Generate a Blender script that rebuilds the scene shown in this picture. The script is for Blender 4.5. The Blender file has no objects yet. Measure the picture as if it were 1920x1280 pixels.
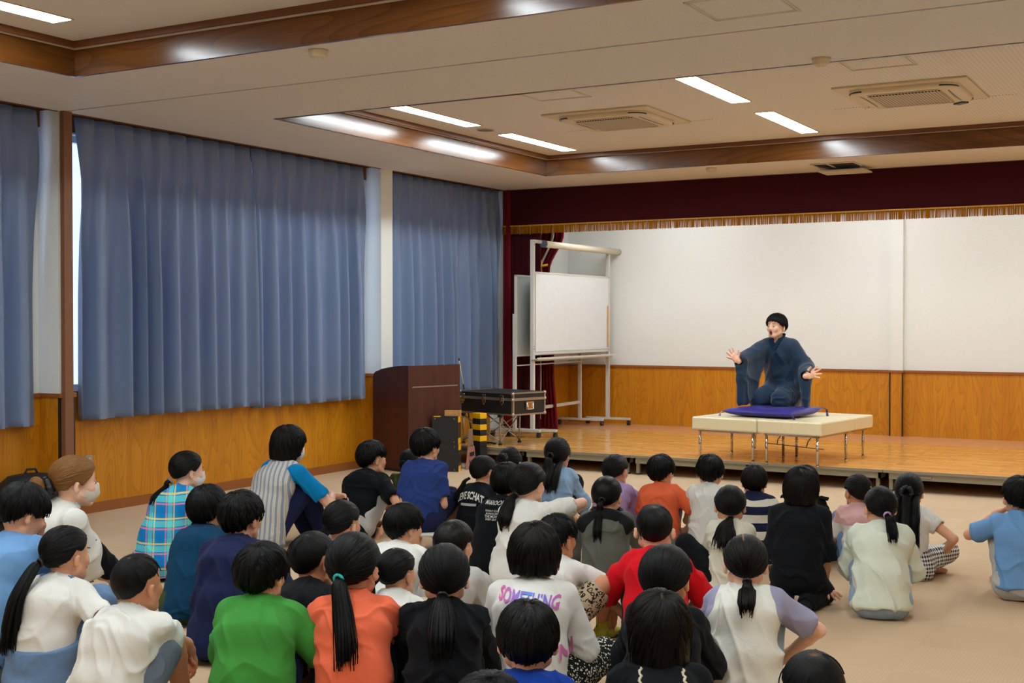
import bpy, bmesh, math, random, time
import numpy as np
from mathutils import Vector, Matrix, Euler
from mathutils.bvhtree import BVHTree
T0 = time.time()
PI = math.pi
S = bpy.context.scene
COL = S.collection
random.seed(7)

# ------------------------------------------------------------------ camera
FPX = 2373.8
YAW, PITCH = 0.519045, -0.016322
CAMX, CAMZ = 7.76, 1.5
cam = bpy.data.cameras.new('camera')
cam.sensor_fit = 'HORIZONTAL'; cam.sensor_width = 36.0; cam.lens = FPX / 1920 * 36.0
cam.clip_start = 0.05; cam.clip_end = 200
camo = bpy.data.objects.new('camera', cam); COL.objects.link(camo)
camo.location = (CAMX, 0, CAMZ)
camo.rotation_euler = (PI / 2 + PITCH, 0, YAW)
S.camera = camo

# ------------------------------------------------------------------ view + sky
S.view_settings.view_transform = 'Standard'
S.view_settings.look = 'None'
S.view_settings.gamma = 1.0
S.view_settings.use_curve_mapping = False
S.view_settings.exposure = 0.0
world = bpy.data.worlds.new('sky'); S.world = world
world.use_nodes = True
bg = world.node_tree.nodes['Background']
bg.inputs['Color'].default_value = (0.50, 0.66, 1.0, 1)
bg.inputs['Strength'].default_value = 2.4
LAMP_E = 54.0          # ceiling light panels
STAGE_E = 85.0         # strip lights hidden behind the valance
try:
    S.cycles.use_denoising = True
    S.cycles.max_bounces = 7; S.cycles.diffuse_bounces = 4; S.cycles.glossy_bounces = 3
    S.cycles.transmission_bounces = 5; S.cycles.transparent_max_bounces = 8
    S.cycles.sample_clamp_indirect = 6.0
    S.cycles.caustics_reflective = False; S.cycles.caustics_refractive = False
except Exception:
    pass

# ------------------------------------------------------------------ helpers: colour, nodes
def lin(r, g, b):
    f = lambda c: (c / 255 / 12.92) if c / 255 <= 0.04045 else ((c / 255 + 0.055) / 1.055) ** 2.4
    return (f(r), f(g), f(b), 1.0)

class NT:
    def __init__(s, name):
        s.m = bpy.data.materials.new(name); s.m.use_nodes = True
        s.t = s.m.node_tree; s.b = s.t.nodes['Principled BSDF']
    def n(s, typ, **kw):
        nd = s.t.nodes.new(typ)
        for k, v in kw.items():
            if k == 'inp':
                for a, b in v.items(): nd.inputs[a].default_value = b
            else: setattr(nd, k, v)
        return nd
    def l(s, a, b): s.t.links.new(a, b)
    def coord(s, scale=(1, 1, 1), kind='Object', rot=(0, 0, 0)):
        tc = s.n('ShaderNodeTexCoord'); mp = s.n('ShaderNodeMapping')
        mp.inputs['Scale'].default_value = scale; mp.inputs['Rotation'].default_value = rot
        s.l(tc.outputs[kind], mp.inputs['Vector']); return mp.outputs['Vector']
    def noise(s, vec, scale, detail=3, rough=0.5, dist=0.0):
        nd = s.n('ShaderNodeTexNoise'); nd.inputs['Scale'].default_value = scale
        nd.inputs['Detail'].default_value = detail; nd.inputs['Roughness'].default_value = rough
        nd.inputs['Distortion'].default_value = dist
        s.l(vec, nd.inputs['Vector']); return nd.outputs['Fac']
    def ramp(s, fac, stops):
        r = s.n('ShaderNodeValToRGB'); e = r.color_ramp.elements
        while len(e) < len(stops): e.new(0.5)
        for i, (p, c) in enumerate(stops):
            e[i].position = p; e[i].color = c if len(c) == 4 else (*c, 1)
        s.l(fac, r.inputs['Fac']); return r.outputs['Color']
    def math(s, op, a, b=None, clamp=False):
        m = s.n('ShaderNodeMath', operation=op); m.use_clamp = clamp
        for i, v in enumerate((a, b)):
            if v is None: continue
            if isinstance(v, (int, float)): m.inputs[i].default_value = v
            else: s.l(v, m.inputs[i])
        return m.outputs[0]
    def mix(s, fac, a, b, mode='MIX'):
        m = s.n('ShaderNodeMix', data_type='RGBA', blend_type=mode)
        for k, v in ((0, fac), (6, a), (7, b)):
            if isinstance(v, (int, float)): m.inputs[k].default_value = v
            elif isinstance(v, tuple): m.inputs[k].default_value = v
            else: s.l(v, m.inputs[k])
        return m.outputs[2]
    def sep(s, vec):
        x = s.n('ShaderNodeSeparateXYZ'); s.l(vec, x.inputs[0]); return x.outputs
    def bump(s, h, strength=0.3, dist=0.01):
        b = s.n('ShaderNodeBump'); b.inputs['Strength'].default_value = strength
        b.inputs['Distance'].default_value = dist
        s.l(h, b.inputs['Height']); s.l(b.outputs[0], s.b.inputs['Normal'])
    def set(s, **kw):
        for k, v in kw.items():
            k = {'rough': 'Roughness', 'metal': 'Metallic', 'col': 'Base Color', 'spec': 'Specular IOR Level',
                 'sheen': 'Sheen Weight', 'coat': 'Coat Weight', 'sss': 'Subsurface Weight',
                 'trans': 'Transmission Weight', 'ani': 'Anisotropic'}.get(k, k)
            if hasattr(v, 'is_output'): s.l(v, s.b.inputs[k])
            else: s.b.inputs[k].default_value = v
        return s.m

_mc = {}
def plain(name, col, rough=0.5, metal=0.0, spec=0.5, nz=0.0, bump=0.0):
    key = (name, col, rough, metal)
    if key in _mc: return _mc[key]
    m = NT(name)
    v = m.coord()
    n = m.noise(v, 14, 4)
    c2 = tuple(x * (1 - 0.10 - nz) for x in col[:3]) + (1,)
    m.set(col=m.mix(n, c2, col), rough=rough, metal=metal, spec=spec)
    if bump: m.bump(m.noise(v, 120, 2), bump, 0.004)
    _mc[key] = m.m
    return m.m

# ------------------------------------------------------------------ materials of the room
def mat_wood(name, c_dark, c_mid, c_light, panel=0.0, axis='z', rough=0.35, gscale=1.0, seam=None):
    """Straight / cathedral grain running along axis; panel = width of the sheets."""
    m = NT(name)
    tc = m.n('ShaderNodeTexCoord')
    x, y, z = m.sep(tc.outputs['Object'])
    across = m.math('ADD', x, y) if axis == 'z' else (y if axis == 'x' else x)
    along = {'z': z, 'x': x, 'y': y}[axis]
    if axis == 'x': across = m.math('ADD', y, z)
    if axis == 'y': across = m.math('ADD', x, z)
    if panel:
        pid = m.math('FLOOR', m.math('DIVIDE', across, panel))
        off = m.math('MULTIPLY', pid, 7.31)
    else: off = 0.0
    cb = m.n('ShaderNodeCombineXYZ')
    m.l(m.math('MULTIPLY', across, 5.0 * gscale), cb.inputs[0]); m.l(m.math('MULTIPLY', along, 0.9 * gscale), cb.inputs[1])
    if panel: m.l(off, cb.inputs[2])
    n1 = m.noise(cb.outputs[0], 1.0, 1.0, 0.4)
    rings = m.math('FRACT', m.math('MULTIPLY', n1, 15.0))
    cath = m.math('POWER', rings, 3.0)
    cb2 = m.n('ShaderNodeCombineXYZ')
    m.l(m.math('MULTIPLY', across, 120.0), cb2.inputs[0]); m.l(m.math('MULTIPLY', along, 2.5), cb2.inputs[1])
    if panel: m.l(off, cb2.inputs[2])
    fine = m.noise(cb2.outputs[0], 1.0, 3.0, 0.6)
    cb3 = m.n('ShaderNodeCombineXYZ')
    m.l(m.math('MULTIPLY', across, 9.0), cb3.inputs[0]); m.l(m.math('MULTIPLY', along, 0.35), cb3.inputs[1])
    if panel: m.l(off, cb3.inputs[2])
    broad = m.noise(cb3.outputs[0], 1.0, 2.0)
    base = m.ramp(broad, [(0.3, c_mid), (0.7, c_light)])
    c = m.mix(m.math('MULTIPLY', cath, 0.38), base, c_dark)
    c = m.mix(m.math('MULTIPLY', m.math('SUBTRACT', fine, 0.35, True), 0.8), c, c_dark)
    if panel:
        fr = m.math('FRACT', m.math('DIVIDE', across, panel))
        line = m.math('LESS_THAN', fr, 0.006)
        c = m.mix(m.math('MULTIPLY', line, 0.6), c, seam or lin(120, 100, 80))
    m.set(col=c, rough=rough, spec=0.45)
    m.bump(fine, 0.06, 0.002)
    return m.m

M = {}
M['wood'] = mat_wood('wainscot_wood', lin(138, 80, 14), lin(196, 124, 14), lin(212, 142, 22), panel=0.61, rough=0.42)
M['beam'] = mat_wood('coffer_wood', lin(46, 22, 8), lin(92, 52, 18), lin(120, 72, 26), axis='x', rough=0.22, gscale=0.6)
M['beamy'] = mat_wood('coffer_wood_side', lin(46, 22, 8), lin(92, 52, 18), lin(120, 72, 26), axis='y', rough=0.22, gscale=0.6)
M['rail'] = plain('rail_brown', lin(150, 88, 40), 0.4)
M['rail_dark'] = plain('trim_dark_brown', lin(112, 64, 30), 0.4)
M['post'] = plain('post_brown', lin(132, 86, 56), 0.55)
M['black_trim'] = plain('black_trim', lin(24, 22, 18), 0.5)
M['lectern'] = mat_wood('lectern_veneer', lin(34, 14, 10), lin(70, 34, 26), lin(86, 44, 34), rough=0.38, gscale=2.0)

m = NT('white_wall'); v = m.coord(); n = m.noise(v, 40, 4)
m.set(col=m.mix(n, (0.745, 0.76, 0.72, 1), (0.80, 0.815, 0.775, 1)), rough=0.85); m.bump(m.noise(v, 220, 2), 0.10, 0.003); M['wall'] = m.m

m = NT('speckled_ceiling_board'); v = m.coord()
sp = m.noise(v, 55, 3, 0.7); base = (0.71, 0.685, 0.645, 1)
c = m.mix(m.math('GREATER_THAN', sp, 0.665), base, (0.50, 0.45, 0.40, 1))
m.set(col=c, rough=0.92); m.bump(sp, 0.25, 0.003); M['ceil'] = m.m

m = NT('grooved_ceiling_board'); v = m.coord(); x, y, z = m.sep(v)
st = m.math('FRACT', m.math('MULTIPLY', x, 33.0)); g = m.math('LESS_THAN', st, 0.28)
row = m.math('FRACT', m.math('MULTIPLY', y, 3.3))
c = m.mix(m.math('MULTIPLY', g, 0.35), (0.76, 0.72, 0.66, 1), (0.52, 0.48, 0.42, 1))
c = m.mix(m.math('MULTIPLY', m.noise(v, 60, 2), 0.12), c, (0.45, 0.4, 0.33, 1))
m.set(col=c, rough=0.9); m.bump(m.math('SUBTRACT', 1.0, g), 0.35, 0.004); M['ceil_in'] = m.m
M['ceil_white'] = plain('cream_ledge', (0.70, 0.64, 0.56, 1), 0.8)

m = NT('beige_carpet_tiles'); v = m.coord(); x, y, z = m.sep(v)
ch = m.math('MODULO', m.math('ADD', m.math('FLOOR', m.math('MULTIPLY', x, 2.0)), m.math('FLOOR', m.math('MULTIPLY', y, 2.0))), 2.0)
w1 = m.math('SINE', m.math('MULTIPLY', x, 420.0)); w2 = m.math('SINE', m.math('MULTIPLY', y, 420.0))
mixw = m.n('ShaderNodeMix'); m.l(ch, mixw.inputs[0]); m.l(w1, mixw.inputs[2]); m.l(w2, mixw.inputs[3])
n = m.noise(v, 260, 3, 0.7); nb = m.noise(v, 1.6, 3)
c = m.mix(n, lin(184, 155, 124), lin(224, 198, 166))
c = m.mix(m.math('MULTIPLY', m.math('ADD', m.math('MULTIPLY', mixw.outputs[0], 0.5), 0.5), 0.10), c, lin(140, 106, 74))
c = m.mix(m.math('MULTIPLY', nb, 0.22), c, lin(176, 136, 98))
c = m.mix(m.math('MULTIPLY', ch, 0.06), c, lin(160, 120, 80))
m.set(col=c, rough=0.97, spec=0.15); m.bump(n, 0.5, 0.004); M['carpet'] = m.m

m = NT('stage_parquet'); v = m.coord()
br = m.n('ShaderNodeTexBrick', offset=0.5, squash=1.0)
for k, val in (('Scale', 1.0), ('Brick Width', 0.30), ('Row Height', 0.060), ('Mortar Size', 0.0008), ('Bias', 0.0)): br.inputs[k].default_value = val
br.inputs['Color1'].default_value = lin(226, 168, 88); br.inputs['Color2'].default_value = lin(200, 134, 56); br.inputs['Mortar'].default_value = lin(150, 102, 50)
m.l(v, br.inputs['Vector'])
n = m.noise(m.coord((3, 40, 1)), 3, 3)
c = m.mix(m.math('MULTIPLY', n, 0.35), br.outputs['Color'], lin(232, 186, 116))
m.set(col=c, rough=0.2, spec=0.5, coat=0.2); m.b.inputs['Coat Roughness'].default_value = 0.12; M['parquet'] = m.m
M['stage_band'] = plain('stage_back_band', lin(206, 150, 106), 0.24)
M['alu'] = plain('aluminium_edge', lin(150, 138, 120), 0.42, 0.35)
M['stage_frame'] = plain('grey_green_frame', lin(150, 142, 118), 0.5, 0.1)
M['white_metal'] = plain('white_painted_metal', lin(208, 206, 198), 0.35)
M['chrome'] = plain('chrome', lin(205, 200, 192), 0.12, 1.0)
M['silver'] = plain('brushed_silver', lin(180, 176, 168), 0.32, 0.85)
M['black'] = plain('black_panel', lin(26, 27, 28), 0.45)
M['rubber'] = plain('black_rubber', lin(16, 16, 16), 0.7)
M['yellow'] = plain('yellow_paint', lin(240, 182, 10), 0.45)
M['pink_plastic'] = plain('dusty_pink_plastic', lin(176, 118, 106), 0.5)
M['vinyl'] = plain('cream_vinyl', lin(232, 218, 178), 0.32)
M['ply'] = mat_wood('light_plywood', lin(160, 104, 50), lin(206, 150, 84), lin(222, 170, 104), axis='z', rough=0.5)
M['cream_plastic'] = plain('cream_plastic', lin(214, 196, 160), 0.45)
M['grey_plastic'] = plain('grey_plastic', lin(120, 118, 106), 0.5)
M['dark_plastic'] = plain('dark_plastic', lin(40, 44, 44), 0.4)
M['board_white'] = plain('whiteboard_face', (0.76, 0.79, 0.79, 1), 0.18)
M['board_grey'] = plain('whiteboard_back', (0.44, 0.48, 0.47, 1), 0.3)
M['gold'] = plain('gold_thread', lin(206, 150, 40), 0.5)
M['white_cloth'] = plain('cream_lining', lin(220, 212, 190), 0.9)

def emis(name, col, e):
    m = NT(name); m.b.inputs['Emission Color'].default_value = col; m.b.inputs['Emission Strength'].default_value = e
    m.b.inputs['Base Color'].default_value = (0.8, 0.8, 0.8, 1); return m.m
M['lamp'] = emis('light_panel', (0.86, 0.95, 1.0, 1), LAMP_E)
M['strip'] = emis('stage_strip_light', (0.90, 0.96, 1.0, 1), STAGE_E)

m = NT('window_glass'); m.b.inputs['Base Color'].default_value = (0.95, 0.98, 1, 1)
g = m.n('ShaderNodeBsdfGlossy'); g.inputs['Roughness'].default_value = 0.02
t = m.n('ShaderNodeBsdfTransparent'); t.inputs['Color'].default_value = (0.93, 0.97, 1, 1)
mx = m.n('ShaderNodeMixShader'); mx.inputs[0].default_value = 0.08
m.l(t.outputs[0], mx.inputs[1]); m.l(g.outputs[0], mx.inputs[2]); m.l(mx.outputs[0], m.t.nodes['Material Output'].inputs['Surface']); M['glass'] = m.m

m = NT('blue_curtain_cloth'); v = m.coord()
n = m.noise(m.coord((60, 60, 400)), 4, 2); n2 = m.noise(v, 1.2, 2)
c = m.mix(n, lin(112, 132, 164), lin(132, 152, 184))
m.set(col=c, rough=0.42, spec=0.55, sheen=0.3); m.bump(n, 0.12, 0.001)
tr = m.n('ShaderNodeBsdfTranslucent'); tr.inputs['Color'].default_value = (0.07, 0.22, 0.55, 1)
mx = m.n('ShaderNodeMixShader'); mx.inputs[0].default_value = 0.20
m.l(m.b.outputs[0], mx.inputs[1]); m.l(tr.outputs[0], mx.inputs[2]); m.l(mx.outputs[0], m.t.nodes['Material Output'].inputs['Surface']); M['curtain'] = m.m

def velvet(name, col):
    m = NT(name); v = m.coord(); n = m.noise(v, 90, 3)
    m.set(col=m.mix(n, tuple(x * .7 for x in col[:3]) + (1,), col), rough=0.85, sheen=0.35, spec=0.2); m.bump(n, 0.2, 0.002)
    m.b.inputs['Sheen Tint'].default_value = (0.9, 0.15, 0.2, 1)
    return m.m
M['velvet'] = velvet('maroon_velvet', lin(60, 3, 14)); M['velvet_red'] = velvet('crimson_drape', lin(112, 10, 26))

m = NT('gold_fringe'); x, y, z = m.sep(m.coord())
w = m.noise(m.coord((220, 220, 6)), 1.0, 2)
c = m.mix(w, lin(104, 58, 2), lin(188, 122, 8))
m.set(col=c, rough=0.85, spec=0.1); m.bump(w, 0.8, 0.006); M['fringe'] = m.m

# ------------------------------------------------------------------ helpers: objects
def put(o, kind=None, label=None, cat=None, group=None, parent=None):
    if parent is not None: o.parent = parent
    if kind: o['kind'] = kind
    if label: o['label'] = label
    if cat: o['category'] = cat
    if group: o['group'] = group
    return o
def empty(name, loc=(0, 0, 0), rz=0.0, label=None, cat=None, group=None):
    o = bpy.data.objects.new(name, None); COL.objects.link(o); o.location = loc; o.rotation_euler = (0, 0, rz)
    o.empty_display_size = 0.1
    return put(o, None, label, cat, group)
def meshobj(name, verts, faces, mat, parent=None, smooth=False):
    me = bpy.data.meshes.new(name); me.from_pydata([tuple(v) for v in verts], [], [tuple(f) for f in faces]); me.update()
    if mat: me.materials.append(mat)
    if smooth: me.shade_smooth()
    o = bpy.data.objects.new(name, me); COL.objects.link(o); o.parent = parent
    return o
class B:
    """collects shapes for ONE mesh"""
    def __init__(s): s.bm = bmesh.new()
    def box(s, lo, hi, bev=0.0, rot=None, piv=None, mi=0):
        vs = [s.bm.verts.new((x, y, z)) for x in (lo[0], hi[0]) for y in (lo[1], hi[1]) for z in (lo[2], hi[2])]
        fs = [s.bm.faces.new([vs[i] for i in f]) for f in ((0, 1, 3, 2), (4, 6, 7, 5), (0, 4, 5, 1), (2, 3, 7, 6), (0, 2, 6, 4), (1, 5, 7, 3))]
        for f in fs: f.material_index = mi
        if bev:
            es = list({e for f in fs for e in f.edges})
            r = bmesh.ops.bevel(s.bm, geom=es, offset=bev, segments=3, affect='EDGES', profile=0.5)
            vs = [v for v in {v for f in r['faces'] for v in f.verts} | {v for v in vs if v.is_valid}]
        if rot is not None:
            bmesh.ops.rotate(s.bm, verts=[v for v in vs if v.is_valid], cent=piv or ((Vector(lo) + Vector(hi)) / 2), matrix=rot)
        return vs
    def bar(s, a, b, w, h, up=(0, 0, 1), bev=0.0):
        a = Vector(a); b = Vector(b); d = (b - a); L = d.length; d.normalize(); u = Vector(up)
        r = d.cross(u)
        if r.length < 1e-4: r = d.cross(Vector((1, 0, 0)))
        r.normalize(); u = r.cross(d)
        vs = []
        for t in (0, L):
            for sx, sz in ((-1, -1), (1, -1), (1, 1), (-1, 1)): vs.append(s.bm.verts.new(a + d * t + r * sx * w / 2 + u * sz * h / 2))
        fs = [s.bm.faces.new([vs[i] for i in f]) for f in ((3, 2, 1, 0), (4, 5, 6, 7), (0, 1, 5, 4), (1, 2, 6, 5), (2, 3, 7, 6), (3, 0, 4, 7))]
        if bev: bmesh.ops.bevel(s.bm, geom=list({e for f in fs for e in f.edges}), offset=bev, segments=2, affect='EDGES', profile=0.5)
    def tube(s, pts, r, n=12, caps=True, radii=None, mi=0):
        pts = [Vector(p) for p in pts]; rings = []
        up = None
        for i, p in enumerate(pts):
            d = (pts[min(i + 1, len(pts) - 1)] - pts[max(i - 1, 0)]).normalized()
            if up is None:
                up = Vector((0, 0, 1)) if abs(d.z) < 0.9 else Vector((1, 0, 0))
            x = d.cross(up).normalized(); up = x.cross(d).normalized()
            rr = radii[i] if radii else r
            rings.append([s.bm.verts.new(p + x * math.cos(2 * PI * k / n) * rr + up * math.sin(2 * PI * k / n) * rr) for k in range(n)])
        for a, b in zip(rings, rings[1:]):
            for k in range(n):
                f = s.bm.faces.new((a[k], a[(k + 1) % n], b[(k + 1) % n], b[k])); f.smooth = True; f.material_index = mi
        if caps:
            for q in (list(reversed(rings[0])), rings[-1]):
                f = s.bm.faces.new(q); f.material_index = mi
    def cyl(s, a, b, r, n=24, r2=None): s.tube([a, b], r, n, radii=[r, r if r2 is None else r2])
    def lathe(s, c, prof, n=32):
        rings = []
        for r, z in prof:
            rings.append([s.bm.verts.new((c[0] + r * math.cos(2 * PI * k / n), c[1] + r * math.sin(2 * PI * k / n), c[2] + z)) for k in range(n)])
        for a, b in zip(rings, rings[1:]):
            for k in range(n):
                f = s.bm.faces.new((a[k], a[(k + 1) % n], b[(k + 1) % n], b[k])); f.smooth = True
        s.bm.faces.new(list(reversed(rings[0]))); s.bm.faces.new(rings[-1])
    def quad(s, *p, mi=0):
        f = s.bm.faces.new([s.bm.verts.new(q) for q in p]); f.material_index = mi; return f
    def prism(s, pts, d):
        a = [s.bm.verts.new(p) for p in pts]; b = [s.bm.verts.new(Vector(p) + Vector(d)) for p in pts]; n = len(pts)
        s.bm.faces.new(a); s.bm.faces.new(list(reversed(b)))
        for i in range(n): s.bm.faces.new((a[i], b[i], b[(i + 1) % n], a[(i + 1) % n]))
    def done(s, name, mats, parent=None, fixn=True):
        if fixn: bmesh.ops.recalc_face_normals(s.bm, faces=s.bm.faces)
        me = bpy.data.meshes.new(name); s.bm.to_mesh(me); s.bm.free()
        for m_ in (mats if isinstance(mats, (list, tuple)) else [mats]): me.materials.append(m_)
        o = bpy.data.objects.new(name, me); COL.objects.link(o); o.parent = parent
        return o
def box1(name, lo, hi, mat, parent=None, bev=0.0):
    b = B(); b.box(lo, hi, bev); return b.done(name, mat, parent)
# ================================================================== the room
H = 3.045; HI = 3.245; W = 8.64; YB = -2.4; YF = 13.03; YS = 14.72; XC = 0.217
put(box1('floor', (-0.3, YB - .2, -0.1), (W + .3, YS + .2, 0.0), M['carpet']), 'structure')

# left wall with three window openings
WIN = [(3.05, 6.30), (6.72, 10.40), (10.86, 12.75)]
b = B(); z0, z1 = 0.955, 2.93
b.box((-0.16, YB, 0), (0, YF + .1, z0)); b.box((-0.16, YB, z1), (0, YF + .1, 3.3))
ys = [YB] + [q for w in WIN for q in w] + [YF + .1]
for i in range(0, len(ys), 2): b.box((-0.16, ys[i], z0), (0, ys[i + 1], z1))
put(b.done('wall_left', M['wall']), 'structure')
for i, (a, c) in enumerate(WIN):
    w = empty('window_%d' % (i + 1), (-0.1, (a + c) / 2, z0)); w['kind'] = 'structure'
    b = B(); hw = (c - a) / 2; hh = z1 - z0
    for s_ in (-1, 1): b.box((-.03, s_ * hw - .03, 0), (.03, s_ * hw + .03, hh))
    b.box((-.03, -.025, 0), (.03, .025, hh)); b.box((-.03, -hw, 0), (.03, hw, .05)); b.box((-.03, -hw, hh - .05), (.03, hw, hh))
    b.done('window_frame', M['white_metal'], w)
    box1('pane', (-.004, -hw, 0.03), (.004, hw, hh - .03), M['glass'], w)
# wainscot of the left wall, per bay, cap rail, baseboard
bays = [(YB, 3.0 - .1), (3.0 - .1 + .136, 6.453), (6.589, 10.523), (10.523 + .2, YF)]
b = B()
for a, c in bays: b.box((0, a, 0.0), (0.012, c, 0.935))
put(b.done('trim_1', M['wood']), 'structure')
b = B()
for a, c in bays: b.box((0, a, 0.93), (0.035, c, 0.96))
put(b.done('trim_2', M['rail']), 'structure')
b = B()
for a, c in bays: b.box((0, a, 0.0), (0.022, c, 0.078))
put(b.done('baseboard_left', M['rail']), 'structure')
# columns between the bays: white upper part, wooden lower part, black corner strips
for i, (a, c) in enumerate([(2.9, 3.036), (6.453, 6.589), (10.523, 10.723)]):
    t = empty('trim_%d' % (3 + i), (0, (a + c) / 2, 0)); t['kind'] = 'structure'
    hw = (c - a) / 2
    box1('column_face', (0, -hw, .93), (XC, hw, 3.06), M['wall'], t)
    box1('column_wainscot', (0, -hw - .002, 0), (XC + .008, hw + .002, .935), M['wood'], t)
    box1('column_rail', (0, -hw - .012, .932), (XC + .022, hw + .012, .962), M['rail'], t)
    b = B()
    for s_ in (-1, 1): b.box((XC - .004, s_ * (hw - .004) - .008, 0.0), (XC + .013, s_ * (hw - .004) + .008, .93))
    b.done('corner_strip', M['black_trim'], t)
# brown partition post standing in the groove line
put(box1('trim_6', (XC + .01, 6.470, 0), (XC + .05, 6.548, H), M['post']), 'structure')
# right wall, rear wall, stage walls
put(box1('wall_right', (W, YB, 0), (W + .15, YS + .15, 3.4), M['wall']), 'structure')
put(box1('wall_rear', (-.16, YB - .15, 0), (W + .15, YB, 3.4), M['wall']), 'structure')
put(box1('trim_7', (W - .012, YB, 0), (W, YF, .93), M['wood']), 'structure')
put(box1('trim_8', (0, YB, 0), (W, YB + .012, .93), M['wood']), 'structure')
put(box1('wall_stage_back', (0, YS, 0), (W + .15, YS + .15, 3.4), M['wall']), 'structure')
put(box1('wall_stage_left', (-.16, YF + .1, 0), (.193, YS, 3.4), M['wall']), 'structure')
b = B(); b.box((.193, YS - .012, 0), (W, YS, .915)); b.box((.193, YF + .1, 0), (.205, YS, .915))
put(b.done('trim_9', M['wood']), 'structure')
b = B(); b.box((.193, YS - .03, .912), (W, YS, .938)); b.box((.193, YF + .1, .912), (.223, YS, .938))
put(b.done('trim_10', M['rail']), 'structure')
t = empty('trim_11', (4.42, YS, 0)); t['kind'] = 'structure'
box1('column_face', (-.07, -.07, .93), (.07, 0, 3.1), M['wall'], t)
box1('column_wainscot', (-.072, -.075, 0), (.072, 0, .915), M['wood'], t)
box1('column_rail', (-.085, -.09, .912), (.085, 0, .938), M['rail'], t)
b = B()
for s_ in (-1, 1): b.box((s_ * .07 - .007, -.083, 0), (s_ * .07 + .007, -.066, .912))
b.done('corner_strip', M['black_trim'], t)

# ceiling: soffit with two coffers
CX0, CX1 = 1.38, 7.26
CO = [(1.24, 5.60), (7.545, 11.905)]
b = B(); zt = 3.42
def slab(x0, x1, y0, y1, z=H, zz=None): b.box((x0, y0, z), (x1, y1, zz or zt))
for (x0, x1, y0, y1) in ((XC, CX0, YB, YF), (CX1, W, YB, YF), (CX0, CX1, YB, CO[0][0]), (CX0, CX1, CO[0][1], 6.488), (CX0, CX1, 6.512, CO[1][0]), (CX0, CX1, CO[1][1], YF)):
    if x0 == XC or x1 == W:
        slab(x0, x1, y0, 6.488); slab(x0, x1, 6.512, y1)
    else: slab(x0, x1, y0, y1)
slab(-.16, XC, YB, YF, 3.16)
slab(0, W, YF, YS, 3.10)
ceil = b.done('ceiling', M['ceil']); put(ceil, 'structure')
put(box1('trim_12', (XC - .1, 6.488, H + .006), (W, 6.512, H + .03), M['dark_plastic']), 'structure')
b = B()   # thin curtain rail lip / brown edging of the curtain box
for a, c in ((YB, 2.9), (3.036, 6.453), (6.589, 10.523), (10.723, YF)): b.box((XC - .012, a, H - .006), (XC + .006, c, H + .1))
b.box((0, YB, 2.94), (.03, YF, 3.16))
put(b.done('trim_13', M['rail_dark']), 'structure')
n = 14
for (y0, y1) in CO:
    t = empty('trim_%d' % n, ((CX0 + CX1) / 2, (y0 + y1) / 2, H)); t['kind'] = 'structure'; n += 1
    hx, hy = (CX1 - CX0) / 2, (y1 - y0) / 2
    for s_ in (-1, 1):
        box1('fascia', (min(s_ * (hx - .004), s_ * (hx + .02)), -hy - .02, -.004), (max(s_ * (hx - .004), s_ * (hx + .02)), hy + .02, .162), M['beamy'], t)
        box1('fascia', (-hx, min(s_ * (hy - .004), s_ * (hy + .02)), -.004), (hx, max(s_ * (hy - .004), s_ * (hy + .02)), .162), M['beam'], t)
    b = B()   # cream ledge
    e = .058
    b.box((-hx - .02, -hy - .02, .162), (-hx + e, hy + .02, .172)); b.box((hx - e, -hy - .02, .162), (hx + .02, hy + .02, .172))
    b.box((-hx + e, -hy - .02, .162), (hx - e, -hy + e, .172)); b.box((-hx + e, hy - e, .162), (hx - e, hy + .02, .172))
    b.done('ledge', M['ceil_white'], t)
    b = B(); e0, e1 = .052, .072
    for s_ in (-1, 1):
        b.box((min(s_ * (hx - e0), s_ * (hx - e1)), -hy + e0, .160), (max(s_ * (hx - e0), s_ * (hx - e1)), hy - e0, .204))
        b.box((-hx + e0, min(s_ * (hy - e0), s_ * (hy - e1)), .160), (hx - e0, max(s_ * (hy - e0), s_ * (hy - e1)), .204))
    b.done('inner_frame', M['rail_dark'], t)
    o = box1('ceiling_field', (CX0 + .03, y0 + .03, HI), (CX1 - .03, y1 - .03, HI + .03), M['ceil_in'])
    o.name = 'ceiling'; put(o, 'structure')

# ceiling light panels
def panel(x, y0, y1, label):
    t = empty('ceiling_light', (x, (y0 + y1) / 2, HI), 0, label, 'light', 'recessed ceiling light panels')
    h = (y1 - y0) / 2
    box1('diffuser', (-.078, -h, -.004), (.078, h, -.001), M['lamp'], t)
    b = B(); b.box((-.088, -h - .008, -.006), (-.078, h + .008, 0)); b.box((.078, -h - .008, -.006), (.088, h + .008, 0))
    b.box((-.078, -h - .008, -.006), (.078, -h, 0)); b.box((-.078, h, -.006), (.078, h + .008, 0))
    b.done('frame', M['cream_plastic'], t)
LB = {(0, 1): 'long light panel half hidden by the beam, left of the round speaker', (0, 2): 'long light panel nearest the coffer corner by the blue curtains',
      (1, 1): 'long light panel between the two air conditioners, nearer half', (1, 2): 'long light panel between the two air conditioners, nearer the stage'}
for i, x in enumerate((1.825, 4.325, 6.825)):
    panel(x, 8.38, 9.69, LB.get((i, 1), 'light panel at the far right, beyond the right air conditioner'))
    panel(x, 10.26, 11.57, LB.get((i, 2), 'light panel at the far right of the coffer near the stage'))
    panel(x, 3.81, 5.12, 'light panel in the near coffer at the top left corner' if i == 0 else 'light panel of the near coffer overhead')
    panel(x, 1.75, 3.06, 'light panel overhead behind the viewer in the near coffer')
# two surface panels behind the viewer
for x in (2.6, 6.0):
    t = empty('ceiling_light', (x, -1.0, H), 0, 'light panel on the soffit behind the viewer', 'light', 'recessed ceiling light panels')
    box1('diffuser', (-.078, -.65, -.006), (.078, .65, -.002), M['lamp'], t)

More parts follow.
